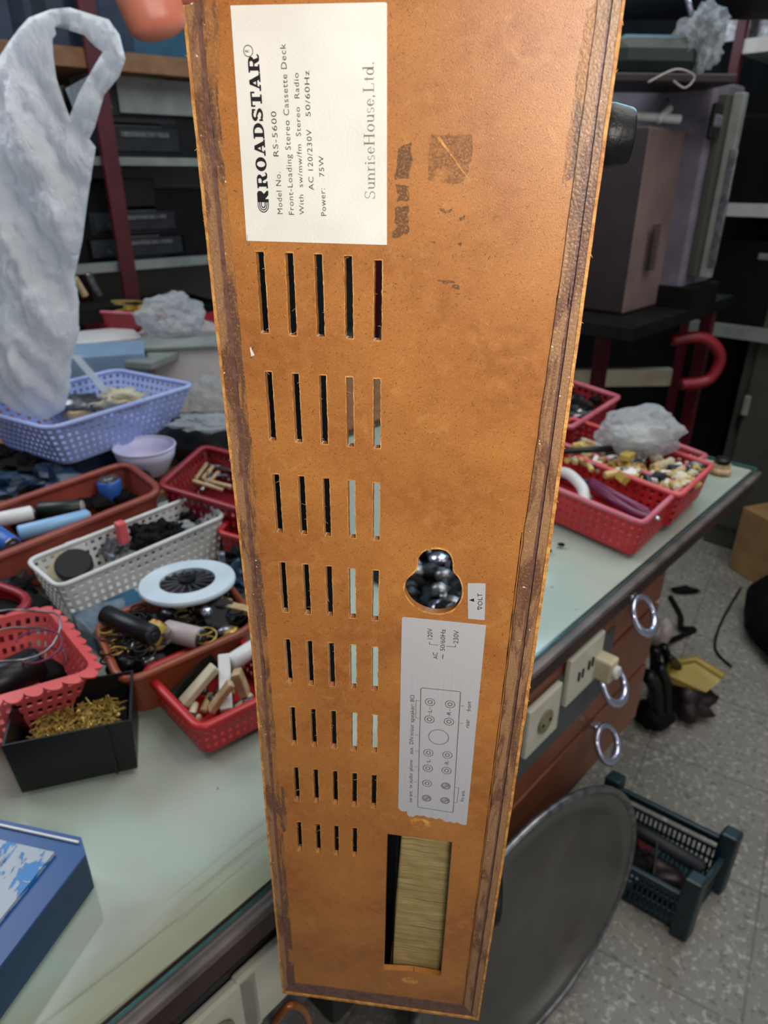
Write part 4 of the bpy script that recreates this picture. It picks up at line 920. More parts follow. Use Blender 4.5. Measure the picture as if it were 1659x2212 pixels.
# things above the television
q = aty(1470, 85, 1.95)
crumple('plastic_bag', 'clear crinkled bag with bright glints above the television', aty(1515, 85, 1.95), .05, .04, .065, M['clear'], 22, rough=.6)
bm = NB(); add_box(bm, aty(1395, 128, 2.0), .22, .16, .085, yaw(.1), .03); one('green_case', bm, M['green_pcb'], 'dark green rounded case above the television', 'case')
bm = NB(); add_box(bm, aty(1400, 180, 2.0), .34, .22, .02, yaw(.1), .004); one('upper_board', bm, M['tv_dark'], 'dark board under the green case above the television', 'board')
bm = NB(); add_tube(bm, catmull([aty(1400, 178, 1.85), aty(1460, 150, 1.86), aty(1500, 165, 1.87), aty(1480, 190, 1.87), aty(1455, 175, 1.87)], 8), .0022, 8); one('looping_cable', bm, M['pinkgrey'], 'pale looping cord hanging below the dark green case', 'cord', smooth=True)
bm = NB(); add_cyl(bm, aty(1483, -10, 1.9), aty(1494, 33, 1.9), .006, 10); one('steel_rod', bm, M['chrome'], 'short bright steel rod at the top over the green case', 'rod', smooth=True)
bm = NB(); add_box(bm, aty(1470, 18, 2.2)+Z_*.01, .9, .3, .02, yaw(.0)); one('top_board', bm, M['dark_grey'], 'dark grey board crossing the top above the green case', 'board')
# black box added to keep the background behind the television dark
bm = NB(); add_box(bm, st(2.93, 1.10, .975), .22, 1.2, 1.95, AXR, .01); one('dark_backdrop', bm, M['black_matte'], 'tall black locker added behind the television to darken the background', 'backdrop')
# dim beige bar and red thing seen under the tv
bm = NB(); add_box(bm, aty(1330, 815, 2.3), .38, .03, .06, yaw(.05), .004); one('beige_rail', bm, M['cream_part'], 'dim beige bar in the dark behind the red baskets', 'bar')
bm = NB(); add_tube(bm, catmull([aty(1450, 735, 2.15), aty(1520, 730, 2.15), aty(1555, 770, 2.15), aty(1530, 820, 2.15), aty(1470, 830, 2.15)], 8), .018, 10); one('red_chair_arm', bm, M['red_dark'], 'dark red curved plastic bar right of the red post', 'bar', smooth=True)
# steel cabinet at right
cl = aty(1520, 1172, 1)  # direction only
base = Z(1516, 1170, 0); ctop = onplane(1613, 556, base, FW).z
ctop = 1.10
sc_ = thing('steel_cabinet', 'grey green steel cabinet at the right edge with a small handle', 'cabinet', base + E1*.2 - E2*.3)
bm = NB(); add_box(bm, base + E1*.22 - E2*.45 + Z_*(ctop/2), .42, .90, ctop-.002, AXR, .005); build('body', bm, M['grey_steel'], sc_)
bm = NB(); add_box(bm, base - E1*.002 - E2*.28 + Z_*(ctop/2+.03), .016, .48, ctop-.14, AXR, .003); dr = build('door', bm, M['grey_steel'], sc_)
hp = onplane(1612, 876, base - E1*.02, E1); bm = NB(); add_box(bm, hp, .02, .022, .075, AXR, .005); build('handle', bm, M['shelf_white'], dr)
hp = onplane(1596, 912, base - E1*.012, E1); bm = NB(); add_box(bm, hp, .012, .016, .05, AXR, .002); build('lock', bm, M['black'], dr)
bm = NB(); add_box(bm, base + E1*.22 - E2*.45 + Z_*(ctop+.012), .46, .96, .022, AXR, .004); build('top', bm, M['shelf_white'], sc_)

# ------------------------------------------------------------ floor things
# cardboard box and dark chair bit at right edge
p_ = Z(1665, 1262, 0); bm = NB(); add_box(bm, p_ + Vector((.10, .06, .13)), .34, .26, .26, yaw(.35), .003); one('cardboard_box', bm, M['cardboard'], 'brown cardboard box on the floor cut by the right edge', 'box')
p_ = Z(1665, 1400, 0); bm = NB(); add_blob(bm, p_ + Vector((.14, .0, .10)), .22, .20, .16, .4, 3, 61); one('black_sack', bm, M['black_matte'], 'black sack on the floor at the right edge below the cardboard box', 'sack', smooth=True)
# waste bin with cables next to the drawers
p_ = Z(1425, 1545, 0)
bn = thing('waste_bin', 'torn yellow bucket piece on the floor beside the drawers', 'bucket', p_)
ring = [Z(x, y, z) for x, y, z in ((1440, 1436, .14), (1502, 1424, .15), (1562, 1462, .14), (1538, 1480, .12), (1468, 1464, .11))]
bm = NB()
inn = [q + Vector((-.02, -.015, -.012)) for q in ring]
a_ = [bm.verts.new(q) for q in ring]; b_ = [bm.verts.new(q) for q in inn]
bm.faces.new(a_); bm.faces.new(b_[::-1])
for i in range(5): bm.faces.new((a_[i], a_[(i+1) % 5], b_[(i+1) % 5], b_[i]))
build('bucket_wall', bm, M['yellow'], bn)
bm = NB(); add_tube(bm, [ring[0], ring[1], ring[2]], .010, 8); build('bucket_rim', bm, M['yellow'], bn, True)
for i, (x0, y0, x1, y1, r_) in enumerate(((1415, 1400, 1405, 1545, .016), (1432, 1395, 1450, 1530, .013), (1445, 1420, 1475, 1510, .011), (1400, 1460, 1420, 1560, .02), (1425, 1440, 1440, 1560, .016))):
    a = Z(x0, y0, .20); b = Z(x1, y1, .02); bm = NB(); add_tube(bm, catmull([a, (a+b)/2+Vector((.01, .02, .02)), b], 6), r_, 8)
    one('black_pipe', bm, M['black'], 'black tube in the bundle standing between drawers and yellow bucket', 'tube', 'black tubes beside the drawers', True)
bm = NB(); add_blob(bm, Z(1412, 1545, .035), .045, .045, .035, .5, 3, 71); one('black_bag', bm, M['black_matte'], 'black bag at the foot of the black tubes', 'bag', smooth=True)
bm = NB(); add_blob(bm, Z(1490, 1510, .05), .06, .055, .05, .6, 3, 72); one('dark_scrap', bm, M['tv_dark'], 'dark scrap in the yellow bucket piece', 'scrap', smooth=True)
bm = NB(); add_blob(bm, Z(1430, 1368, .06), .03, .03, .05, .4, 3, 73); one('crumpled_paper', bm, M['pinkgrey'], 'grey crumpled paper on the floor above the black tubes', 'paper', smooth=True)
bm = NB(); add_tube(bm, catmull([Z(1448, 1290, .008), Z(1470, 1330, .008), Z(1472, 1355, .02), Z(1500, 1360, .008), Z(1470, 1375, .008), Z(1445, 1385, .02)], 8), .009, 8); one('floor_cable', bm, M['black_matte'], 'black curly cable on the floor above the yellow bucket', 'cable', smooth=True)
bm = NB(); add_tube(bm, catmull([Z(1600, 1270, .008), Z(1560, 1340, .006), Z(1545, 1400, .006), Z(1580, 1440, .006)], 8), .004, 8); one('floor_cable', bm, M['black'], 'thin dark cable curving on the floor at the right', 'cable', smooth=True)
bm = NB(); add_blob(bm, Z(1478, 1274, .012), .05, .02, .012, .4, 2, 7); one('floor_scrap', bm, M['black_matte'], 'flat black scrap on the floor near the bench corner', 'scrap')
bm = NB(); add_blob(bm, Z(1444, 1542, .04), .012, .010, .012, .3, 2, 8); one('shiny_button', bm, M['chrome'], 'small shiny cap at the foot of the black tubes', 'cap', smooth=True)

# green crate
cb0 = Z(1328, 1690, .15); cb1 = Z(1578, 1812, .15); cb2 = Z(1497, 1925, .13)
ux = (cb1-cb0); ux.z = 0; Lx = ux.length; ux.normalize(); uy = cb2-cb1; uy.z = 0; Ly = uy.length; uy.normalize()
cr = thing('crate', 'dark green plastic crate of tools on the floor behind the grey dish', 'crate', Vector((cb0.x, cb0.y, 0)) + ux*Lx/2 + uy*Ly/2)
def cp(u, v, z): return Vector((cb0.x, cb0.y, 0)) + ux*u + uy*v + Z_*z
CAx = (ux, uy, Z_)
def lattice(bm, p0, d, L, z0, z1, n):
    for k in range(4): add_box(bm, p0 + d*L/2 + Z_*(z0 + (z1-z0)*k/3), L, .004, .006, (d, Z_.cross(d), Z_))
    for k in range(n): add_box(bm, p0 + d*(L*(k+.5)/n) + Z_*(z0+z1)/2, .005, .004, z1-z0, (d, Z_.cross(d), Z_))
for p0, d, L, n in ((cp(0, 0, 0), ux, Lx, 24), (cp(0, Ly, 0), ux, Lx, 24), (cp(0, 0, 0), uy, Ly, 14), (cp(Lx, 0, 0), uy, Ly, 14)):
    bm = NB(); lattice(bm, p0, d, L, .012, .105, n); build('lattice_wall', bm, M['crate_green'], cr)
for p0, d, L in ((cp(0, 0, .135), ux, Lx), (cp(0, Ly, .10), ux, Lx), (cp(0, 0, .10), uy, Ly), (cp(Lx, 0, .10), uy, Ly)):
    bm = NB(); add_box(bm, p0 + d*L/2, L, .012, .018, (d, Z_.cross(d), Z_), .003); build('rail', bm, M['crate_green'], cr)
for u_, v_ in ((0, 0), (Lx, 0), (Lx, Ly), (0, Ly)):
    bm = NB(); add_box(bm, cp(u_, v_, .085), .034, .034, .168, CAx, .005); build('corner_post', bm, M['crate_green'], cr)
bm = NB(); add_box(bm, cp(Lx/2, Ly/2, .008), Lx, Ly, .012, CAx); build('crate_floor', bm, M['crate_green'], cr)
a, b = cp(.02, Ly*.38, .115), cp(Lx-.015, Ly*.42, .105); stick('grey_pipe', 'long dark grey tube lying across the green crate', 'tube', a, b, .015, M['dark_grey'], True, M['black'])
for i, (u_, v_, mt, lb_, L_) in enumerate(((.25, .2, 'purple', 'dark pink rag near the far rail in the green crate', .07), (.42, .22, 'red_pink', 'small pink part next to the rag in the green crate', .04), (.30, .62, 'coral', 'pink handled tool standing in the green crate', .07), (.7, .62, 'tv_dark', 'dark brown bundle at the right in the green crate', .11), (.5, .75, 'black_matte', 'black scrap in the near half of the green crate', .09), (.45, .92, 'light_blue', 'pale blue strip along the near wall of the green crate', .06))):
    bm = NB(); add_blob(bm, cp(u_*Lx, v_*Ly, .06), L_*.5, L_*.28, .028, .5, 3, 80+i, CAx); one('crate_item', bm, M[mt], lb_, 'part', smooth=True)
bm = NB(); add_tube(bm, catmull([cp(Lx*.55, Ly*.45, .12), cp(Lx*.6, Ly*.6, .10), cp(Lx*.66, Ly*.8, .08)], 6), .003, 6); one('green_wire', bm, M['green_pcb'], 'thin green wire hanging in the green crate', 'wire', smooth=True)
# round grey dish leaning on the bench front
dcn = Vector((.2497, .6936, .2606)); az, el, DR = -.9172, .0638, .2585
dn = Vector((math.cos(el)*math.cos(az), math.cos(el)*math.sin(az), math.sin(el)))
ds = thing('round_dish', 'big dusty grey round metal dish standing on edge against the bench', 'dish', (dcn.x, dcn.y, 0))
bm = NB(); add_lathe(bm, dcn, dn, [(-.030, .0001), (-.029, .12), (-.024, .19), (-.016, .212), (-.004, .222), (.0, .226), (-.002, DR-.006), (-.004, DR), (-.010, DR), (-.012, .222), (-.028, .20), (-.035, .12), (-.036, .0001)], 96, False); build('dish_body', bm, M['dish'], ds, True)
u, w, _ = frame(dn); bm = NB(); add_tube(bm, [dcn - dn*.004 + (u*math.cos(a)+w*math.sin(a))*(DR-.001) for a in [2*PI*i/96 for i in range(96)]], .0065, 8, True); build('rolled_rim', bm, M['metal'], ds, True)
# dark block hidden behind dish and pale cloth corner at bottom
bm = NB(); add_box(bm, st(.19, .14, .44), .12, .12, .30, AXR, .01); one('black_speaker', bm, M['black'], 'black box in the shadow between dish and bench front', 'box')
bm = NB(); add_tube(bm, catmull([front(590, 2212, .01), front(625, 2172, .0), front(658, 2185, .0), front(670, 2225, .01)], 6), .004, 8); one('orange_cord', bm, M['copper'], 'thin orange cord loop below the held cabinet', 'cord', smooth=True)

# ------------------------------------------------------------ the held wooden cabinet (back panel towards us)
U = Vector((.99, -.141, -.023)).normalized(); Vd = Vector((-.0126, .03, -.999)); Vd = (Vd - U*Vd.dot(U)).normalized(); Nn = U.cross(-Vd).normalized()
O = aty(830, 1106, .272)
def bd(px, py):
    p = onplane(px, py, O, Nn) - O; return Vector((p.dot(U), p.dot(-Vd)))
hc = thing('wooden_cabinet', 'held upright wooden stereo cabinet seen from its slotted brown back', 'stereo cabinet', O)
hc.matrix_world = Matrix.Translation(O) @ Matrix(((U.x, -Vd.x, Nn.x, 0), (U.y, -Vd.y, Nn.y, 0), (U.z, -Vd.z, Nn.z, 0), (0, 0, 0, 1)))
def hpart(name, bm, mat, parent=hc, smooth=False):
    return build(name, bm, mat, parent, smooth, raw=True)
def poly2mesh(name, outers, holes, z0, z1, mat, parent=hc):
    cu = bpy.data.curves.new('tmp', 'CURVE'); cu.dimensions = '2D'; cu.fill_mode = 'BOTH'; cu.extrude = (z1-z0)/2
    for lp in list(outers)+list(holes):
        sp = cu.splines.new('POLY'); sp.points.add(len(lp)-1); sp.use_cyclic_u = True
        for i, p in enumerate(lp): sp.points[i].co = (p[0], p[1], 0, 1)
    o = bpy.data.objects.new('tmp', cu); COL.objects.link(o)
    dg = bpy.context.evaluated_depsgraph_get(); me = bpy.data.meshes.new_from_object(o.evaluated_get(dg))
    bpy.data.objects.remove(o); bpy.data.curves.remove(cu)
    for v in me.vertices: v.co.z += (z0+z1)/2
    me.materials.clear(); me.materials.append(mat); me.name = name
    ob = bpy.data.objects.new(name, me); COL.objects.link(ob); ob.parent = parent
    return ob
PT = .0035   # panel thickness
# outline
oL = [bd(395, 0), bd(452, 560), bd(500, 1000), bd(545, 1400), bd(580, 1814), bd(611, 2142)]
oR = [bd(1350, 0), bd(1268, 600), bd(1186, 1200), bd(1142, 1500), bd(1097, 1800), bd(1034, 2200)]
iL = [bd(452, 0), bd(505, 560), bd(546, 1000), bd(580, 1400), bd(612, 1814), bd(638, 2122)]
iR = [bd(1292, 0), bd(1211, 600), bd(1132, 1150), bd(1096, 1450), bd(1052, 1800), bd(1003, 2170)]
def ext(l, h):  # extend upwards beyond the photo
    d = (l[0]-l[1]).normalized(); return [l[0] + d*h] + l
oL, oR, iL, iR = ext(oL, .05), ext(oR, .05), ext(iL, .042), ext(iR, .042)
def dense(l, n=14, jit=0.0, seed=0):
    out = []
    for i in range(len(l)-1):
        for k in range(n):
            p = l[i].lerp(l[i+1], k/n)
            out.append(p + Vector((jit*noise.noise(Vector((p.x*30, p.y*260, seed))), 0)))
    out.append(l[-1]); return out
s3 = lambda zx, zy: bd(440+zx/3.7705, 500+zy/3.7705); s4 = lambda zx, zy: bd(480+zx/2.4571, 1000+zy/2.4571)
slots = []
for f, w, rows in ((s3, 64, ((455,165,500,825),(695,175,728,845),(932,185,955,855),(1177,200,1187,870),(1422,235,1415,885))),
                   (s3, 57, ((525,1142,563,1700),(745,1158,775,1715),(967,1172,985,1730),(1188,1187,1197,1750),(1412,1200,1410,1765))),
                   (s4, 36, ((283,60,305,368),(418,70,433,378),(550,82,560,388),(684,94,690,398),(818,105,817,408))),
                   (s4, 33, ((318,527,335,790),(442,538,455,802),(564,548,573,812),(688,560,692,822),(815,570,812,835))),
                   (s4, 31, ((344,935,360,1165),(461,944,473,1178),(577,955,585,1185),(694,966,696,1195),(811,978,810,1208))),
                   (s4, 29, ((371,1295,382,1497),(480,1305,489,1505),(589,1315,594,1515),(700,1325,700,1528),(809,1337,807,1535))),
                   (s4, 27, ((390,1615,400,1795),(494,1626,501,1803),(598,1635,602,1812),(702,1645,702,1822),(806,1656,804,1832))),
                   (s4, 25, ((406,1905,413,2060),(507,1915,512,2070),(605,1925,607,2082),(704,1937,703,2090)))):
    for r_ in rows:
        a, b, c, d = f(r_[0]-w/2, r_[1]), f(r_[0]+w/2, r_[1]+1), f(r_[2]+w/2, r_[3]+1), f(r_[2]-w/2, r_[3]-1)
        lp = []
        for p, q in ((a, b), (b, c), (c, d), (d, a)):
            n = 24 if (q-p).length > .008 else 3
            for k in range(n):
                t = k/n; e = p.lerp(q, t); j = .00022*noise.noise(Vector((e.x*900, e.y*900, 1)))
                lp.append(e + Vector((j, j*.4)))
        slots.append(lp)
s5 = lambda zx, zy: bd(820+zx/4.608, 1150+zy/4.608); s6 = lambda zx, zy: bd(820+zx/4.608, 1450+zy/4.608); s7 = lambda zx, zy: bd(560+zx/2.9625, 1750+zy/2.9625)
key = [s5(*p) for p in ((385,260),(440,195),(540,168),(640,180),(700,225),(726,300),(732,390),(790,460),(820,560),(810,660),(750,750),(660,795),(560,803),(450,780),(340,720),(270,630),(250,550),(275,470),(340,410),(375,360))]
key3 = catmull([Vector((p.x, p.y, 0)) for p in key+[key[0]]], 4)[:-1]; key = [Vector((p.x, p.y)) for p in key3]
win = [s7(820, 152), s7(1235, 205), s7(1200, 640), s7(1162, 1062), s7(975, 1030), s7(795, 1020)]
sh1 = []
c0 = bd(908, 1771)
for i in range(14): a = 2*PI*i/14; sh1.append(c0 + Vector((math.cos(a)*.0022, math.sin(a)*.0018)))
pl = dense(iL, 14, .0007, 3); pr = dense(iR, 14, .0007, 8)
outer = pl + pr[::-1]
panel = poly2mesh('back_panel', [outer], slots + [key, win, sh1], -PT, 0, M['board'])
# light bevel round the cut-outs: raised fuzzy lips
bm = NB()
for lp, wd in [(l, .00055) for l in slots] + [(key, .0011)]:
    n = len(lp); cen = sum((p for p in lp), Vector((0, 0)))/n
    a_ = [bm.verts.new((p.x, p.y, .00006)) for p in lp]
    b_ = []
    for i, p in enumerate(lp):
        tdir = (lp[(i+1) % n]-lp[i-1]); nn = Vector((tdir.y, -tdir.x)).normalized()
        if nn.dot(p-cen) < 0: nn = -nn
        b_.append(bm.verts.new((p.x+nn.x*wd*(.6+.5*noise.noise(Vector((p.x*2000, p.y*700, 0)))), p.y+nn.y*wd, .00002)))
    for i in range(n): bm.faces.new((a_[i], a_[(i+1) % n], b_[(i+1) % n], b_[i]))
hpart('cut_edge', bm, M['wood_edge'], panel)
# loose fibres at the slots
bm = NB()
for lp in slots:
    for k in range(2):
        p = random.choice(lp); cen = sum((q for q in lp), Vector((0, 0)))/len(lp); d = Vector((cen.x-p.x, random.gauss(0, .0008)))
        if d.length > .004: continue
        e = p + d.normalized()*random.uniform(.0006, .0022)
        add_tube(bm, [(p.x, p.y, -.0005), ((p.x+e.x)/2, (p.y+e.y)/2+.0003, 0), (e.x, e.y, .0002)], .00007, 4)
tag(hpart('loose_fibres', bm, M['fluff'], panel), kind='stuff')

# side walls with their end grain rims
CDp = .19
def strip(name, la, lb2, z0, z1, mat, parent=hc, jit=0.0, sd=0, n=14):
    A_ = dense(la, n, jit, sd); B_ = dense(lb2, n, jit, sd+5)
    bm = NB(); t0 = [bm.verts.new((p.x, p.y, z1)) for p in A_]; t1 = [bm.verts.new((p.x, p.y, z1)) for p in B_]
    u0 = [bm.verts.new((p.x, p.y, z0)) for p in A_]; u1_ = [bm.verts.new((p.x, p.y, z0)) for p in B_]
    for i in range(len(A_)-1):
        bm.faces.new((t0[i], t0[i+1], t1[i+1], t1[i])); bm.faces.new((u0[i+1], u0[i], u1_[i], u1_[i+1]))
        bm.faces.new((u0[i], u0[i+1], t0[i+1], t0[i])); bm.faces.new((t1[i], t1[i+1], u1_[i+1], u1_[i]))
    bm.faces.new((t0[0], t1[0], u1_[0], u0[0])); bm.faces.new((t0[-1], u0[-1], u1_[-1], t1[-1]))
    bmesh.ops.recalc_face_normals(bm, faces=bm.faces); return hpart(name, bm, mat, parent)
def lerpl(a, b, t): return [p.lerp(q, t) for p, q in zip(a, b)]
# walls run straight back; shrunk slightly so that they hide behind the rim
wl = strip('side_wall', lerpl(oL, iL, .10), lerpl(oL, iL, .9), -CDp, -.0036, M['case_in'])
wr = strip('side_wall', lerpl(oR, iR, .10), lerpl(oR, iR, .9), -CDp, -.0036, M['case_in'])
bt_o = [oL[-1], oR[-1]]; bt_i = [iL[-1], iR[-1]]
wb_ = strip('bottom_wall', [p + Vector((0, .001)) for p in bt_o], [p + Vector((0, .0005)) for p in bt_i], -CDp, -.0036, M['case_in'])
tp_o = [oL[0], oR[0]]; tp_i = [iL[0], iR[0]]
wt_ = strip('top_wall', tp_o, tp_i, -CDp, 0.0, M['crackle'])
# left rim: outer raw edge, crackled band, glue line, stained band
zr = .0012
strip('raw_edge', oL, lerpl(oL, iL, .12), -.0036, zr+.0002, M['wood_edge'], wl, .0003, 1)
strip('crackled_band', lerpl(oL, iL, .12), lerpl(oL, iL, .48), -.0036, zr, M['crackle'], wl, .0002, 2)
strip('glue_line', lerpl(oL, iL, .48), lerpl(oL, iL, .66), -.0036, zr-.0010, M['glue'], wl, .0004, 3)
strip('stained_band', lerpl(oL, iL, .66), lerpl(oL, iL, 1.0), -.0036, .0002, M['stain'], wl, .0007, -2)
# right rim
strip('raw_edge', lerpl(oR, iR, .13), oR, -.0036, zr+.0003, M['wood_edge'], wr, .0003, 11)
strip('crackled_band', lerpl(oR, iR, .45), lerpl(oR, iR, .13), -.0036, zr, M['crackle'], wr, .0002, 12)
strip('glue_line', lerpl(oR, iR, .58), lerpl(oR, iR, .45), -.0036, zr-.0010, M['glue'], wr, .0003, 13)
strip('inner_crackled_band', iR, lerpl(oR, iR, .58), -.0036, .0008, M['crackle'], wr, .0006, 3)
# thin dark seam on the lower half of the right side
sm = [p + Vector((-.0011, 0)) for p in iR[3:]]; sm2 = [p + Vector((-.0008, 0)) for p in iR[3:]]
strip('open_seam', sm, sm2, .00002, .0001, M['black_matte'], panel, .0003, 21)
# bottom rim
strip('raw_edge', bt_o, [p + Vector((0, .0022)) for p in bt_o], -.0036, zr, M['wood_edge'], wb_, 0, 5, 40)
strip('glued_band', [p + Vector((0, .0022)) for p in bt_o], bt_i, -.0036, .0004, M['glue'], wb_, 0, 6, 40)
# splinters along the outer edges
bm = NB()
for l, sg in ((dense(oL, 30), -1), (dense(oR, 30), 1)):
    for p in l:
        if random.random() < .10:
            add_tube(bm, [(p.x, p.y, .0005), (p.x + sg*random.uniform(.0002, .0009), p.y + random.uniform(-.0015, .0015), .0010)], [.0002, .00005], 4)
tag(hpart('splinters', bm, M['fluff'], panel), kind='stuff')
# dark stain patches on the panel along the left edge and pale stains
def patch(pxs, mat, z=.00008, name='stain', rough=.0008, sd=0, parent=panel, dens=.0008):
    base_ = [bd(*p) for p in pxs]; lp = []
    for i in range(len(base_)):
        a, b = base_[i], base_[(i+1) % len(base_)]; n = max(1, int((b-a).length/dens))
        for k in range(n):
            e = a.lerp(b, k/n); lp.append(e + Vector((rough*noise.noise(Vector((e.x*500, e.y*500, sd))), rough*noise.noise(Vector((e.x*500, e.y*500, sd+9))))))
    return poly2mesh(name, [lp], [], z, z+.00004, mat, parent)
for i, pp in enumerate(([(446,0),(470,0),(478,150),(468,215),(450,215)], [(462,300),(482,310),(486,420),(470,440)], [(470,460),(494,465),(512,640),(500,700),(485,660)], [(516,880),(536,890),(556,1070),(545,1085),(530,1060)], [(600,1700),(612,1700),(622,1790),(610,1800)])):
    patch(pp, M['stain'], name='glue_stain', sd=i)
patch([(1268,20),(1292,0),(1240,380),(1214,400),(1226,300)], M['stain'], name='glue_stain', sd=8)
for i, pp in enumerate(([(862,318),(889,308),(891,350),(882,385),(852,388)], [(856,398),(884,402),(884,435),(860,436)], [(852,448),(884,444),(882,500),(868,512),(846,515),(856,490)])):
    patch(pp, M['residue'], name='tape_residue', sd=20+i)
patch([(930,292),(1022,290),(1018,345),(1000,400),(925,390)], M['residue'], name='faint_residue', sd=30).data.materials[0] = M['faint']
for i, (px, py, w) in enumerate(((965,454,12),(998,466,6),(992,528,5),(935,524,4),(965,608,18),(985,618,7))):
    patch([(px-w, py-2), (px+w, py-3), (px+w*.8, py+3), (px-w*.6, py+2)], M['residue'], name='dark_smudge', sd=40+i, rough=.0016)
patch([(942,296),(948,293),(1014,388),(1010,385)], M['wood_edge'], name='scratch', sd=50, rough=.0002, z=.00013)
patch([(540,750),(543,750),(549,768),(542,770)], M['paper'], name='pale_fleck', sd=51, rough=.0003)
# countersunk hole rings
for (px, py, r_, mt) in ((908, 1778, .0062, 'wood_edge'), (886, 2118, .0058, 'wood_edge')):
    cc = bd(px, py); bm = NB()
    n = 24
    a_ = [bm.verts.new((cc.x+r_*math.cos(2*PI*i/n)*(1+.12*math.sin(3*i)), cc.y+.7*r_*math.sin(2*PI*i/n), .0001)) for i in range(n)]
    b_ = [bm.verts.new((cc.x+.4*r_*math.cos(2*PI*i/n), cc.y+.0006+.28*r_*math.sin(2*PI*i/n), -.0004+.0006)) for i in range(n)]
    for i in range(n): bm.faces.new((a_[i], a_[(i+1) % n], b_[(i+1) % n], b_[i]))
    if py > 2000: bm.faces.new(b_)
    hpart('worn_screw_hole', bm, M[mt], panel)
# gold foil plate behind the window
bm = NB(); w0 = s7(800, 120); w1 = s7(1290, 150); w2 = s7(1230, 1180); w3 = s7(790, 1150)
gx0 = s7(866, 600).x + .0022; NX, NY = 26, 60
xr = w1.x + .004; yt = w0.y + .004; yb_ = w2.y - .002; gr = []
for j in range(NY+1):
    row = []
    for i in range(NX+1):
        x = gx0 + (xr-gx0)*i/NX + (.0042*j/NY*-1.0)*(1-i/NX); y = yt + (yb_-yt)*j/NY
        z = -.0065 + .0006*noise.noise(Vector((x*120, y*120, 0))) + (.0007*math.exp(-((y-s7(1000, 545).y)/.0008)**2))
        row.append(bm.verts.new((x, y, z)))
    gr.append(row)
for j in range(NY):
    for i in range(NX): bm.faces.new((gr[j][i], gr[j+1][i], gr[j+1][i+1], gr[j][i+1]))
gp = hpart('gold_foil_plate', bm, M['brass'], hc, True); gp['label'] = 'ribbed dull gold foil behind the rectangular window'
md = gp.modifiers.new('wall', 'SOLIDIFY'); md.thickness = .001
# inner dark divider beside the plate
bm = NB(); add_box(bm, (gx0-.0025, (yt+yb_)/2, -.05), .001, yt-yb_, .09); hpart('inner_divider', bm, M['case_in'], hc)
# rubber feet on the right side
for (pt, pb, xt) in ((222, 368, 1366), (1905, 1978, 1083)):
    ym = (pt+pb)/2; e0 = None
    # distance behind the panel chosen so that the foot clears the edge
    zoff = -.030 if pt < 1000 else -.030
    P_ = O + Nn*zoff
    def hb(px, py):
        p = onplane(px, py, P_, Nn) - O; return Vector((p.dot(U), p.dot(-Vd)))
    top, bot, tip = hb(xt, pt), hb(xt, pb), hb(xt, ym)
    Rf = abs(top.y-bot.y)/2; xw = [p for p in dense(oR, 40) if abs(p.y-tip.y) < .006]; xw = max(p.x for p in xw) - .0012
    bm = NB(); Lf = tip.x - xw
    add_lathe(bm, Vector((xw, tip.y, zoff)), Vector((1, 0, 0)), [(0, Rf*1.02), (Lf*.45, Rf), (Lf*.9, Rf*.86), (Lf*.97, Rf*.80), (Lf, Rf*.6)], 40)
    f_ = hpart('rubber_foot', bm, M['rubber'], hc, False); f_['label'] = 'round black rubber foot'
    for p in f_.data.polygons: p.use_smooth = abs(p.normal.x) < .6

# ------------------------------------------------------------ printed labels and lettering
def quad_part(name, pts, z, mat, parent):
    return poly2mesh(name, [pts], [], z, z+.00012, mat, parent)
lab1 = quad_part('printed_label', [bd(498, 12), bd(833, 5), bd(836, 8), bd(836, 529), bd(533, 520)], .0001, M['paper'], panel)
lab1['label'] = 'large shiny white printed label'
torn = [s6(865, 1525), s6(830, 1528), s6(800, 1515), s6(770, 1500), s6(740, 1510), s6(700, 1492), s6(660, 1498), s6(620, 1470), s6(590, 1462), s6(560, 1470), s6(520, 1452), s6(480, 1456), s6(440, 1432), s6(400, 1438), s6(370, 1425), s6(340, 1445), s6(290, 1440), s6(275, 1420), s6(270, 1390), s6(240, 1395), s6(210, 1385), s6(185, 1360)]
lab2 = quad_part('connection_label', [bd(868, 1335), bd(872, 1332), bd(1050, 1350)] + torn, .0001, M['alu'], panel)
lab2['label'] = 'silver label with connection diagram'
lab3 = quad_part('voltage_label', [bd(1010, 1259), bd(1049, 1260), bd(1047, 1339), bd(1011, 1336)], .0001, M['alu'], panel)
lab3['label'] = 'small silver VOLT label'
LZt = .0003
def txt(bm, body, p0, p1, cap, spacing=1.0):
    """lettering set between baseline points p0->p1 (local 2D) with cap height"""
    cu = bpy.data.curves.new('t', 'FONT'); cu.body = body; cu.size = 1.0; cu.space_character = spacing; cu.resolution_u = 3
    o = bpy.data.objects.new('t', cu); COL.objects.link(o)
    dg = bpy.context.evaluated_depsgraph_get(); me = bpy.data.meshes.new_from_object(o.evaluated_get(dg))
    bpy.data.objects.remove(o); bpy.data.curves.remove(cu)
    xs = [v.co.x for v in me.vertices]; x0, x1 = min(xs), max(xs); ch = .70
    d = p1-p0; L = d.length; e = d/L; n = Vector((-e.y, e.x)); vs = []
    for v in me.vertices:
        q = p0 + e*((v.co.x-x0)/(x1-x0)*L) + n*(v.co.y/ch*cap); vs.append(bm.verts.new((q.x, q.y, LZt)))
    for p in me.polygons:
        try: bm.faces.new([vs[i] for i in p.vertices])
        except ValueError: pass
    bpy.data.meshes.remove(me)
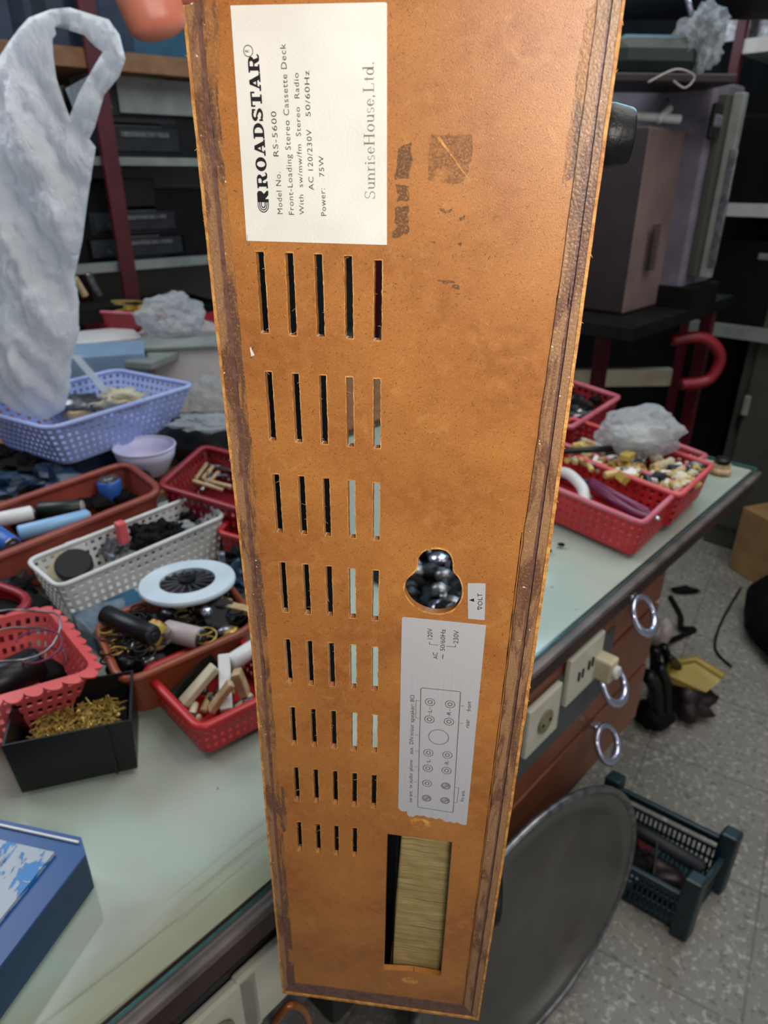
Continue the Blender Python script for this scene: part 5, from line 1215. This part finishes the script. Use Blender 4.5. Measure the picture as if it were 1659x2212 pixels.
def prims(bm, pr_, T, z=LZt):
    """flat shapes: ('r',x0,y0,x1,y1) ('p',[pts]) ('a',cx,cy,rox,roy,rix,riy,a0,a1)"""
    for g_ in pr_:
        if g_[0] == 'r': pts = [(g_[1], g_[2]), (g_[3], g_[2]), (g_[3], g_[4]), (g_[1], g_[4])]
        elif g_[0] == 'p': pts = g_[1]
        if g_[0] in 'rp':
            vs = [bm.verts.new((*T(p), z)) for p in pts]; bm.faces.new(vs)
        else:
            _, cx, cy, ox, oy, ix, iy, a0, a1 = g_; n = max(6, int(abs(a1-a0)/12))
            A_ = []; B_ = []
            for i in range(n+1):
                a = math.radians(a0+(a1-a0)*i/n)
                A_.append(bm.verts.new((*T((cx+ox*math.cos(a), cy+oy*math.sin(a))), z))); B_.append(bm.verts.new((*T((cx+ix*math.cos(a), cy+iy*math.sin(a))), z)))
            for i in range(n): bm.faces.new((A_[i], A_[i+1], B_[i+1], B_[i]))
def word(bm, glyphs, seq, p0, p1, cap):
    tot = sum(glyphs[c][0] for c in seq); d = p1-p0; L = d.length; e = d/L; n = Vector((-e.y, e.x)); x = 0
    for c in seq:
        w, pr_ = glyphs[c]
        T = lambda p, x=x: tuple(p0 + e*((x+p[0])/tot*L) + n*(p[1]*cap))
        prims(bm, pr_, T); x += w
SLAB = {
 'R': (1.42, [('r',.02,0,.62,.14),('r',.02,.86,.5,1),('r',.16,.1,.48,.9),('r',.4,.86,.75,1),('r',.4,.44,.75,.56),('a',.75,.72,.44,.28,.12,.15,-90,90),('p',[(.62,.50),(.98,.50),(1.10,.14),(1.22,.13),(1.32,.22),(1.38,.15),(1.25,0),(.92,0),(.80,.10)])]),
 'O': (1.30, [('a',.62,.5,.58,.52,.24,.38,0,360)]),
 'A': (1.36, [('p',[(.50,1),(.78,1),(.30,.12),(.18,.12)]),('p',[(.50,1),(.82,1),(1.20,.12),(.84,.12)]),('r',.0,0,.46,.14),('r',.68,0,1.34,.14),('r',.38,.30,.95,.42)]),
 'D': (1.36, [('r',.02,0,.6,.14),('r',.02,.86,.6,1),('r',.16,.1,.48,.9),('a',.6,.5,.66,.5,.32,.36,-90,90)]),
 'S': (1.14, [('a',.55,.73,.50,.29,.20,.13,20,250),('a',.55,.28,.50,.29,.20,.13,-160,75),('p',[(.28,.62),(.62,.42),(.88,.46),(.5,.64)]),('r',.86,.66,.99,.98),('r',.06,.02,.19,.36)]),
 'T': (1.22, [('r',.02,.86,1.18,1),('r',.44,.1,.78,.9),('r',.26,0,.96,.14),('r',.02,.62,.15,.9),('r',1.05,.62,1.18,.9)]),
}
th, tk = .045, .10
SER = {
 'S': (.72, [('a',.33,.75,.25,.26,.20,.21,30,255),('a',.33,.26,.28,.27,.21,.22,-150,80),('p',[(.12,.64),(.48,.42),(.54,.36),(.2,.56)]),('r',.54,.72,.58,.98),('r',.06,.02,.10,.30)]),
 'u': (.66, [('r',.10,.18,.10+tk,.62),('r',.02,.60,.20,.64),('a',.30,.20,.20,.20,.11,.16,180,350),('r',.46,.02,.46+tk,.64),('r',.38,.60,.54,.64),('r',.48,0,.64,.04)]),
 'n': (.68, [('r',.10,.02,.10+tk,.64),('r',.02,.60,.16,.64),('r',.02,0,.28,.04),('a',.33,.42,.20,.22,.11,.18,0,170),('r',.46,.02,.46+tk,.45),('r',.38,0,.66,.04)]),
 'r': (.48, [('r',.10,.02,.10+tk,.64),('r',.02,.60,.16,.64),('r',.02,0,.30,.04),('a',.32,.42,.17,.22,.12,.17,50,170)]),
 'i': (.32, [('r',.10,.02,.10+tk,.64),('r',.02,.60,.16,.64),('r',.02,0,.28,.04),('a',.15,.86,.065,.065,.001,.001,0,360)]),
 's': (.46, [('a',.22,.48,.17,.17,.12,.12,30,255),('a',.22,.17,.18,.17,.12,.13,-150,80),('p',[(.08,.40),(.32,.26),(.36,.22),(.14,.36)])]),
 'e': (.58, [('a',.29,.32,.24,.33,.13,.29,35,325),('a',.29,.32,.24,.33,.19,.29,0,40),('r',.10,.33,.52,.37)]),
 'H': (.98, [('r',.14,.03,.26,.97),('r',.68,.03,.80,.97),('r',.04,0,.36,.04),('r',.04,.96,.36,1),('r',.58,0,.90,.04),('r',.58,.96,.90,1),('r',.2,.49,.75,.53)]),
 'o': (.64, [('a',.31,.32,.27,.34,.15,.30,0,360)]),
 'L': (.74, [('r',.14,.03,.26,.97),('r',.04,0,.62,.04),('r',.04,.96,.38,1),('r',.60,0,.64,.26)]),
 't': (.40, [('r',.14,.10,.14+tk,.86),('r',.04,.60,.34,.64),('a',.26,.10,.12,.10,.06,.06,180,300)]),
 'd': (.68, [('a',.28,.32,.24,.34,.13,.30,0,360),('r',.46,.02,.46+tk,1.0),('r',.38,.96,.5,1),('r',.48,0,.64,.04)]),
 ',': (.34, [('a',.12,.05,.065,.065,.001,.001,0,360),('p',[(.10,.02),(.18,.04),(.12,-.16),(.08,-.15)])]),
 '.': (.26, [('a',.12,.05,.06,.06,.001,.001,0,360)]),
}
s1_ = lambda zx, zy: bd(380+zx/3.1904, zy/3.1904)
def capd(zx, zy, h, f): return (f(zx, zy)-f(zx-h, zy)).length
bm = NB(); word(bm, SLAB, 'ROADSTAR', s1_(637, 1300), s1_(572, 368), capd(600, 800, 76, s1_))
# logo mark: rings opening into a solid R
a0, a1 = s1_(645, 1468), s1_(638, 1314); d = a1-a0; L = d.length; e = d/L; n_ = Vector((-e.y, e.x)); cp_ = capd(640, 1400, 77, s1_)
T = lambda p: tuple(a0 + e*(p[0]/2.0*L) + n_*(p[1]*cp_))
prims(bm, [('a',.72,.5,.70,.50,.60,.43,90,270),('a',.72,.5,.50,.36,.40,.28,90,270),('a',.72,.5,.30,.21,.18,.12,90,270),('r',.70,.93,1.0,1.0),('r',.70,.0,1.0,.07),('r',.70,.78,1.0,.86),('r',.70,.14,1.0,.21),
 ('r',.70,.62,1.0,.71),('r',.70,.29,1.0,.38),('p',[(.95,.0),(1.25,0),(1.25,.30),(1.62,0),(2.0,0),(2.0,.14),(1.70,.40),(1.95,.62),(1.95,.88),(1.75,1),(.95,1)])], T)
hpart('logo_lettering', bm, M['ink'], lab1)
bm = NB()
c_ = s1_(500, 352); r_ = .0017
prims(bm, [('a',0,0,1,1,.86,.86,0,360)], lambda p: (c_.x+p[0]*r_, c_.y+p[1]*r_))
txt(bm, 'R', s1_(507, 362), s1_(507, 344), .0016)
for body, p0, p1, h in (('Model No.', (738, 1475), (722, 1185), 36), ('RS-5600', (710, 1078), (692, 768), 36), ('Front-Loading Stereo Cassette Deck', (816, 1480), (757, 302), 36),
                        ('With  sw/mw/fm  Stereo  Radio', (885, 1480), (846, 503), 32), ('AC 120/230V', (952, 1310), (935, 893), 34), ('50/60Hz', (930, 803), (919, 488), 34), ('Power:', (1038, 1487), (1028, 1298), 36), ('75W', (1024, 1218), (1018, 1075), 34)):
    txt(bm, body, s1_(*p0), s1_(*p1), capd(p0[0], p0[1], h, s1_), 1.12)
hpart('small_lettering', bm, M['ink_grey'], lab1)
bm = NB(); word(bm, SER, 'SunriseHouse,Ltd.', s1_(1374, 1374), s1_(1364, 422), capd(1370, 900, 74, s1_))
hpart('serif_lettering', bm, M['ink_gold'], lab1)
bm = NB(); prims(bm, [('r', 0, 0, 1, 1)], lambda p: tuple(s1_(493+p[0]*2, 1618+p[1]*40))); hpart('crop_mark', bm, M['ink'], lab1)
# VOLT label
bm = NB(); txt(bm, 'VOLT', s5(1025, 768), s5(1021, 603), capd(1000, 700, 46, s5), 1.1)
prims(bm, [('p', [(890, 670), (940, 655), (940, 688)]), ('r', 976, 738, 984, 768)], lambda p: tuple(s5(*p)))
hpart('lettering', bm, M['ink'], lab3)
# connection label
bm = NB()
def line(pts, f, w=5.0):
    wd = w/4.608*(bd(900, 1500)-bd(901, 1500)).length
    P_ = [f(*p) for p in pts]
    for a, b in zip(P_, P_[1:]):
        d = (b-a).normalized(); n = Vector((-d.y, d.x))*wd/2; a = a-d*wd/2; b = b+d*wd/2
        bm.faces.new([bm.verts.new((q.x, q.y, LZt)) for q in (a+n, a-n, b-n, b+n)])
for body, f, p0, p1, h in (('120V', s5, (527, 1060), (524, 953), 48), ('AC', s5, (580, 1258), (577, 1193), 46), ('50/60Hz', s5, (648, 1178), (656, 962), 46), ('~', s5, (655, 1258), (655, 1212), 66), ('230V', s5, (782, 1105), (790, 975), 50),
    ('sw ant.', s6, (325, 1300), (327, 1185), 38), ('tv audio', s6, (327, 1160), (329, 1015), 38), ('phono', s6, (329, 990), (331, 880), 38), ('aux.', s6, (333, 822), (334, 750), 40), ('DIN', s6, (336, 722), (337, 655), 40), ('in/out', s6, (338, 640), (341, 530), 40), ('speaker: 8\u03a9', s6, (342, 505), (347, 235), 40),
    ('front', s6, (908, 395), (911, 298), 42), ('rear', s6, (892, 560), (895, 476), 42), ('fm ant.', s6, (838, 1295), (848, 1182), 36), ('L', s6, (520, 405), (520, 380), 40), ('R', s6, (712, 430), (712, 400), 42), ('L', s6, (505, 900), (505, 875), 38), ('R', s6, (690, 922), (690, 893), 40)):
    txt(bm, body, f(*p0), f(*p1), capd(p0[0], p0[1], h, f))
for pts in (((497, 1088), (497, 1110), (580, 1120)), ((670, 1130), (755, 1138), (757, 1115))): line(pts, s5)
line(((425, 162), (795, 198), (806, 210), (732, 1395), (722, 1402), (392, 1350), (380, 1340), (412, 172), (425, 162)), s6, 6)
for pts in (((355, 628), (385, 630)), ((355, 790), (385, 792)), ((347, 945), (378, 947)), ((345, 1097), (372, 1099)), ((345, 1245), (372, 1247)), ((810, 340), (843, 342)), ((802, 513), (830, 515)), ((395, 290), (363, 288), (360, 460), (390, 464)), ((755, 1152), (790, 1155), (770, 1305), (745, 1300)),
            ((503, 355), (502, 372)), ((499, 412), (498, 425)), ((702, 377), (700, 392)), ((694, 438), (692, 448)), ((486, 858), (485, 868)), ((483, 905), (482, 912)), ((675, 880), (674, 888)), ((669, 927), (668, 935))): line(pts, s6, 4)
for k, (cx, cy, R_) in enumerate(((503,303,50),(702,325,50),(497,475,50),(691,498,50),(486,808,49),(675,830,49),(481,962,49),(667,985,49),(474,1112,48),(659,1138,47),(469,1260,46),(652,1283,46))):
    c = s6(cx, cy); r_ = (s6(cx+R_, cy)-c).length
    prims(bm, [('a',0,0,1,1,.88,.88,0,360)], lambda p: (c.x+p[0]*r_, c.y+p[1]*r_))
    if k < 9: prims(bm, [('a',0,0,.48,.48,.34,.34,0,360)], lambda p: (c.x+p[0]*r_, c.y+p[1]*r_))
    else:
        prims(bm, [('a',0,0,.76,.76,.66,.66,0,360), ('p',[(-.5,-.48),(-.42,-.58),(.58,.36),(.5,.46)]), ('p',[(-.62,-.2),(-.56,-.28),(.3,.56),(.22,.64)]), ('p',[(-.3,-.66),(-.22,-.7),(.66,.18),(.62,.28)])], lambda p: (c.x+p[0]*r_, c.y+p[1]*r_))
c = s6(588, 652); rx = (s6(690, 655)-c).length
prims(bm, [('a',0,0,1,1,.945,.945,0,360)], lambda p: (c.x+p[0]*rx, c.y+p[1]*rx))
hpart('diagram_lettering', bm, M['ink_grey'], lab2)

# ------------------------------------------------------------ the hand holding the cabinet
def hand():
    yd = .235
    def F(px, py, y=yd): return aty(px, py, y)
    tip = F(351, 88); mid = F(312, -30); mcp = F(255, -190, .25)
    V = []; Ed = []; R_ = []
    def add(p, r, par=None):
        V.append(Vector(p)); R_.append(r*0.98)
        if par is not None: Ed.append((par, len(V)-1))
        return len(V)-1
    palm = add(mcp + Vector((-.030, .012, .050)), .026)
    wrist = add(mcp + Vector((-.075, .015, .105)), .026, palm); add(mcp + Vector((-.13, .01, .20)), .029, wrist)
    k1 = add(mcp + Vector((-.004, .0, .010)), .0130, palm)
    a = add(mcp.lerp(mid, .55), .0105, k1); b = add(mid, .0098, a); c = add(mid.lerp(tip, .55), .0093, b); add(tip, .0088, c)
    # three more fingers curl round the cabinet's side behind it, above the frame
    for i in range(3):
        o = Vector((.006, .022*(i+1), .012*(i+1)))
        p1 = add(mcp + o + Vector((-.006, 0, .012)), .0125, palm)
        p2 = add(mcp + o + Vector((.002, .004, -.006)), .0100, p1)
        p3 = add(mcp + o + Vector((.004, .006, -.020)), .0090, p2); add(mcp + o + Vector((.006, .006, -.030)), .0080, p3)
    # thumb across the top of the back panel
    t1 = add(mcp + Vector((-.004, -.020, .042)), .0145, palm); t2 = add(mcp + Vector((.030, -.030, .052)), .0115, t1); add(mcp + Vector((.056, -.024, .046)), .0098, t2)
    base_ = V[0].copy(); me = bpy.data.meshes.new('hand'); me.from_pydata([v-base_ for v in V], Ed, []); me.materials.append(M['skin'])
    o = bpy.data.objects.new('hand', me); COL.objects.link(o); o.location = base_
    sk = o.modifiers.new('skin', 'SKIN')
    for i, r_ in enumerate(R_): me.skin_vertices[0].data[i].radius = (r_, r_); me.skin_vertices[0].data[i].use_root = (i == 0)
    sk.branch_smoothing = .6; sk.use_smooth_shade = True
    sb = o.modifiers.new('sub', 'SUBSURF'); sb.levels = 3; sb.render_levels = 3
    tag(o, 'bare hand at the top edge, one fingertip pointing down beside the cabinet', 'hand')
    return o
hand()
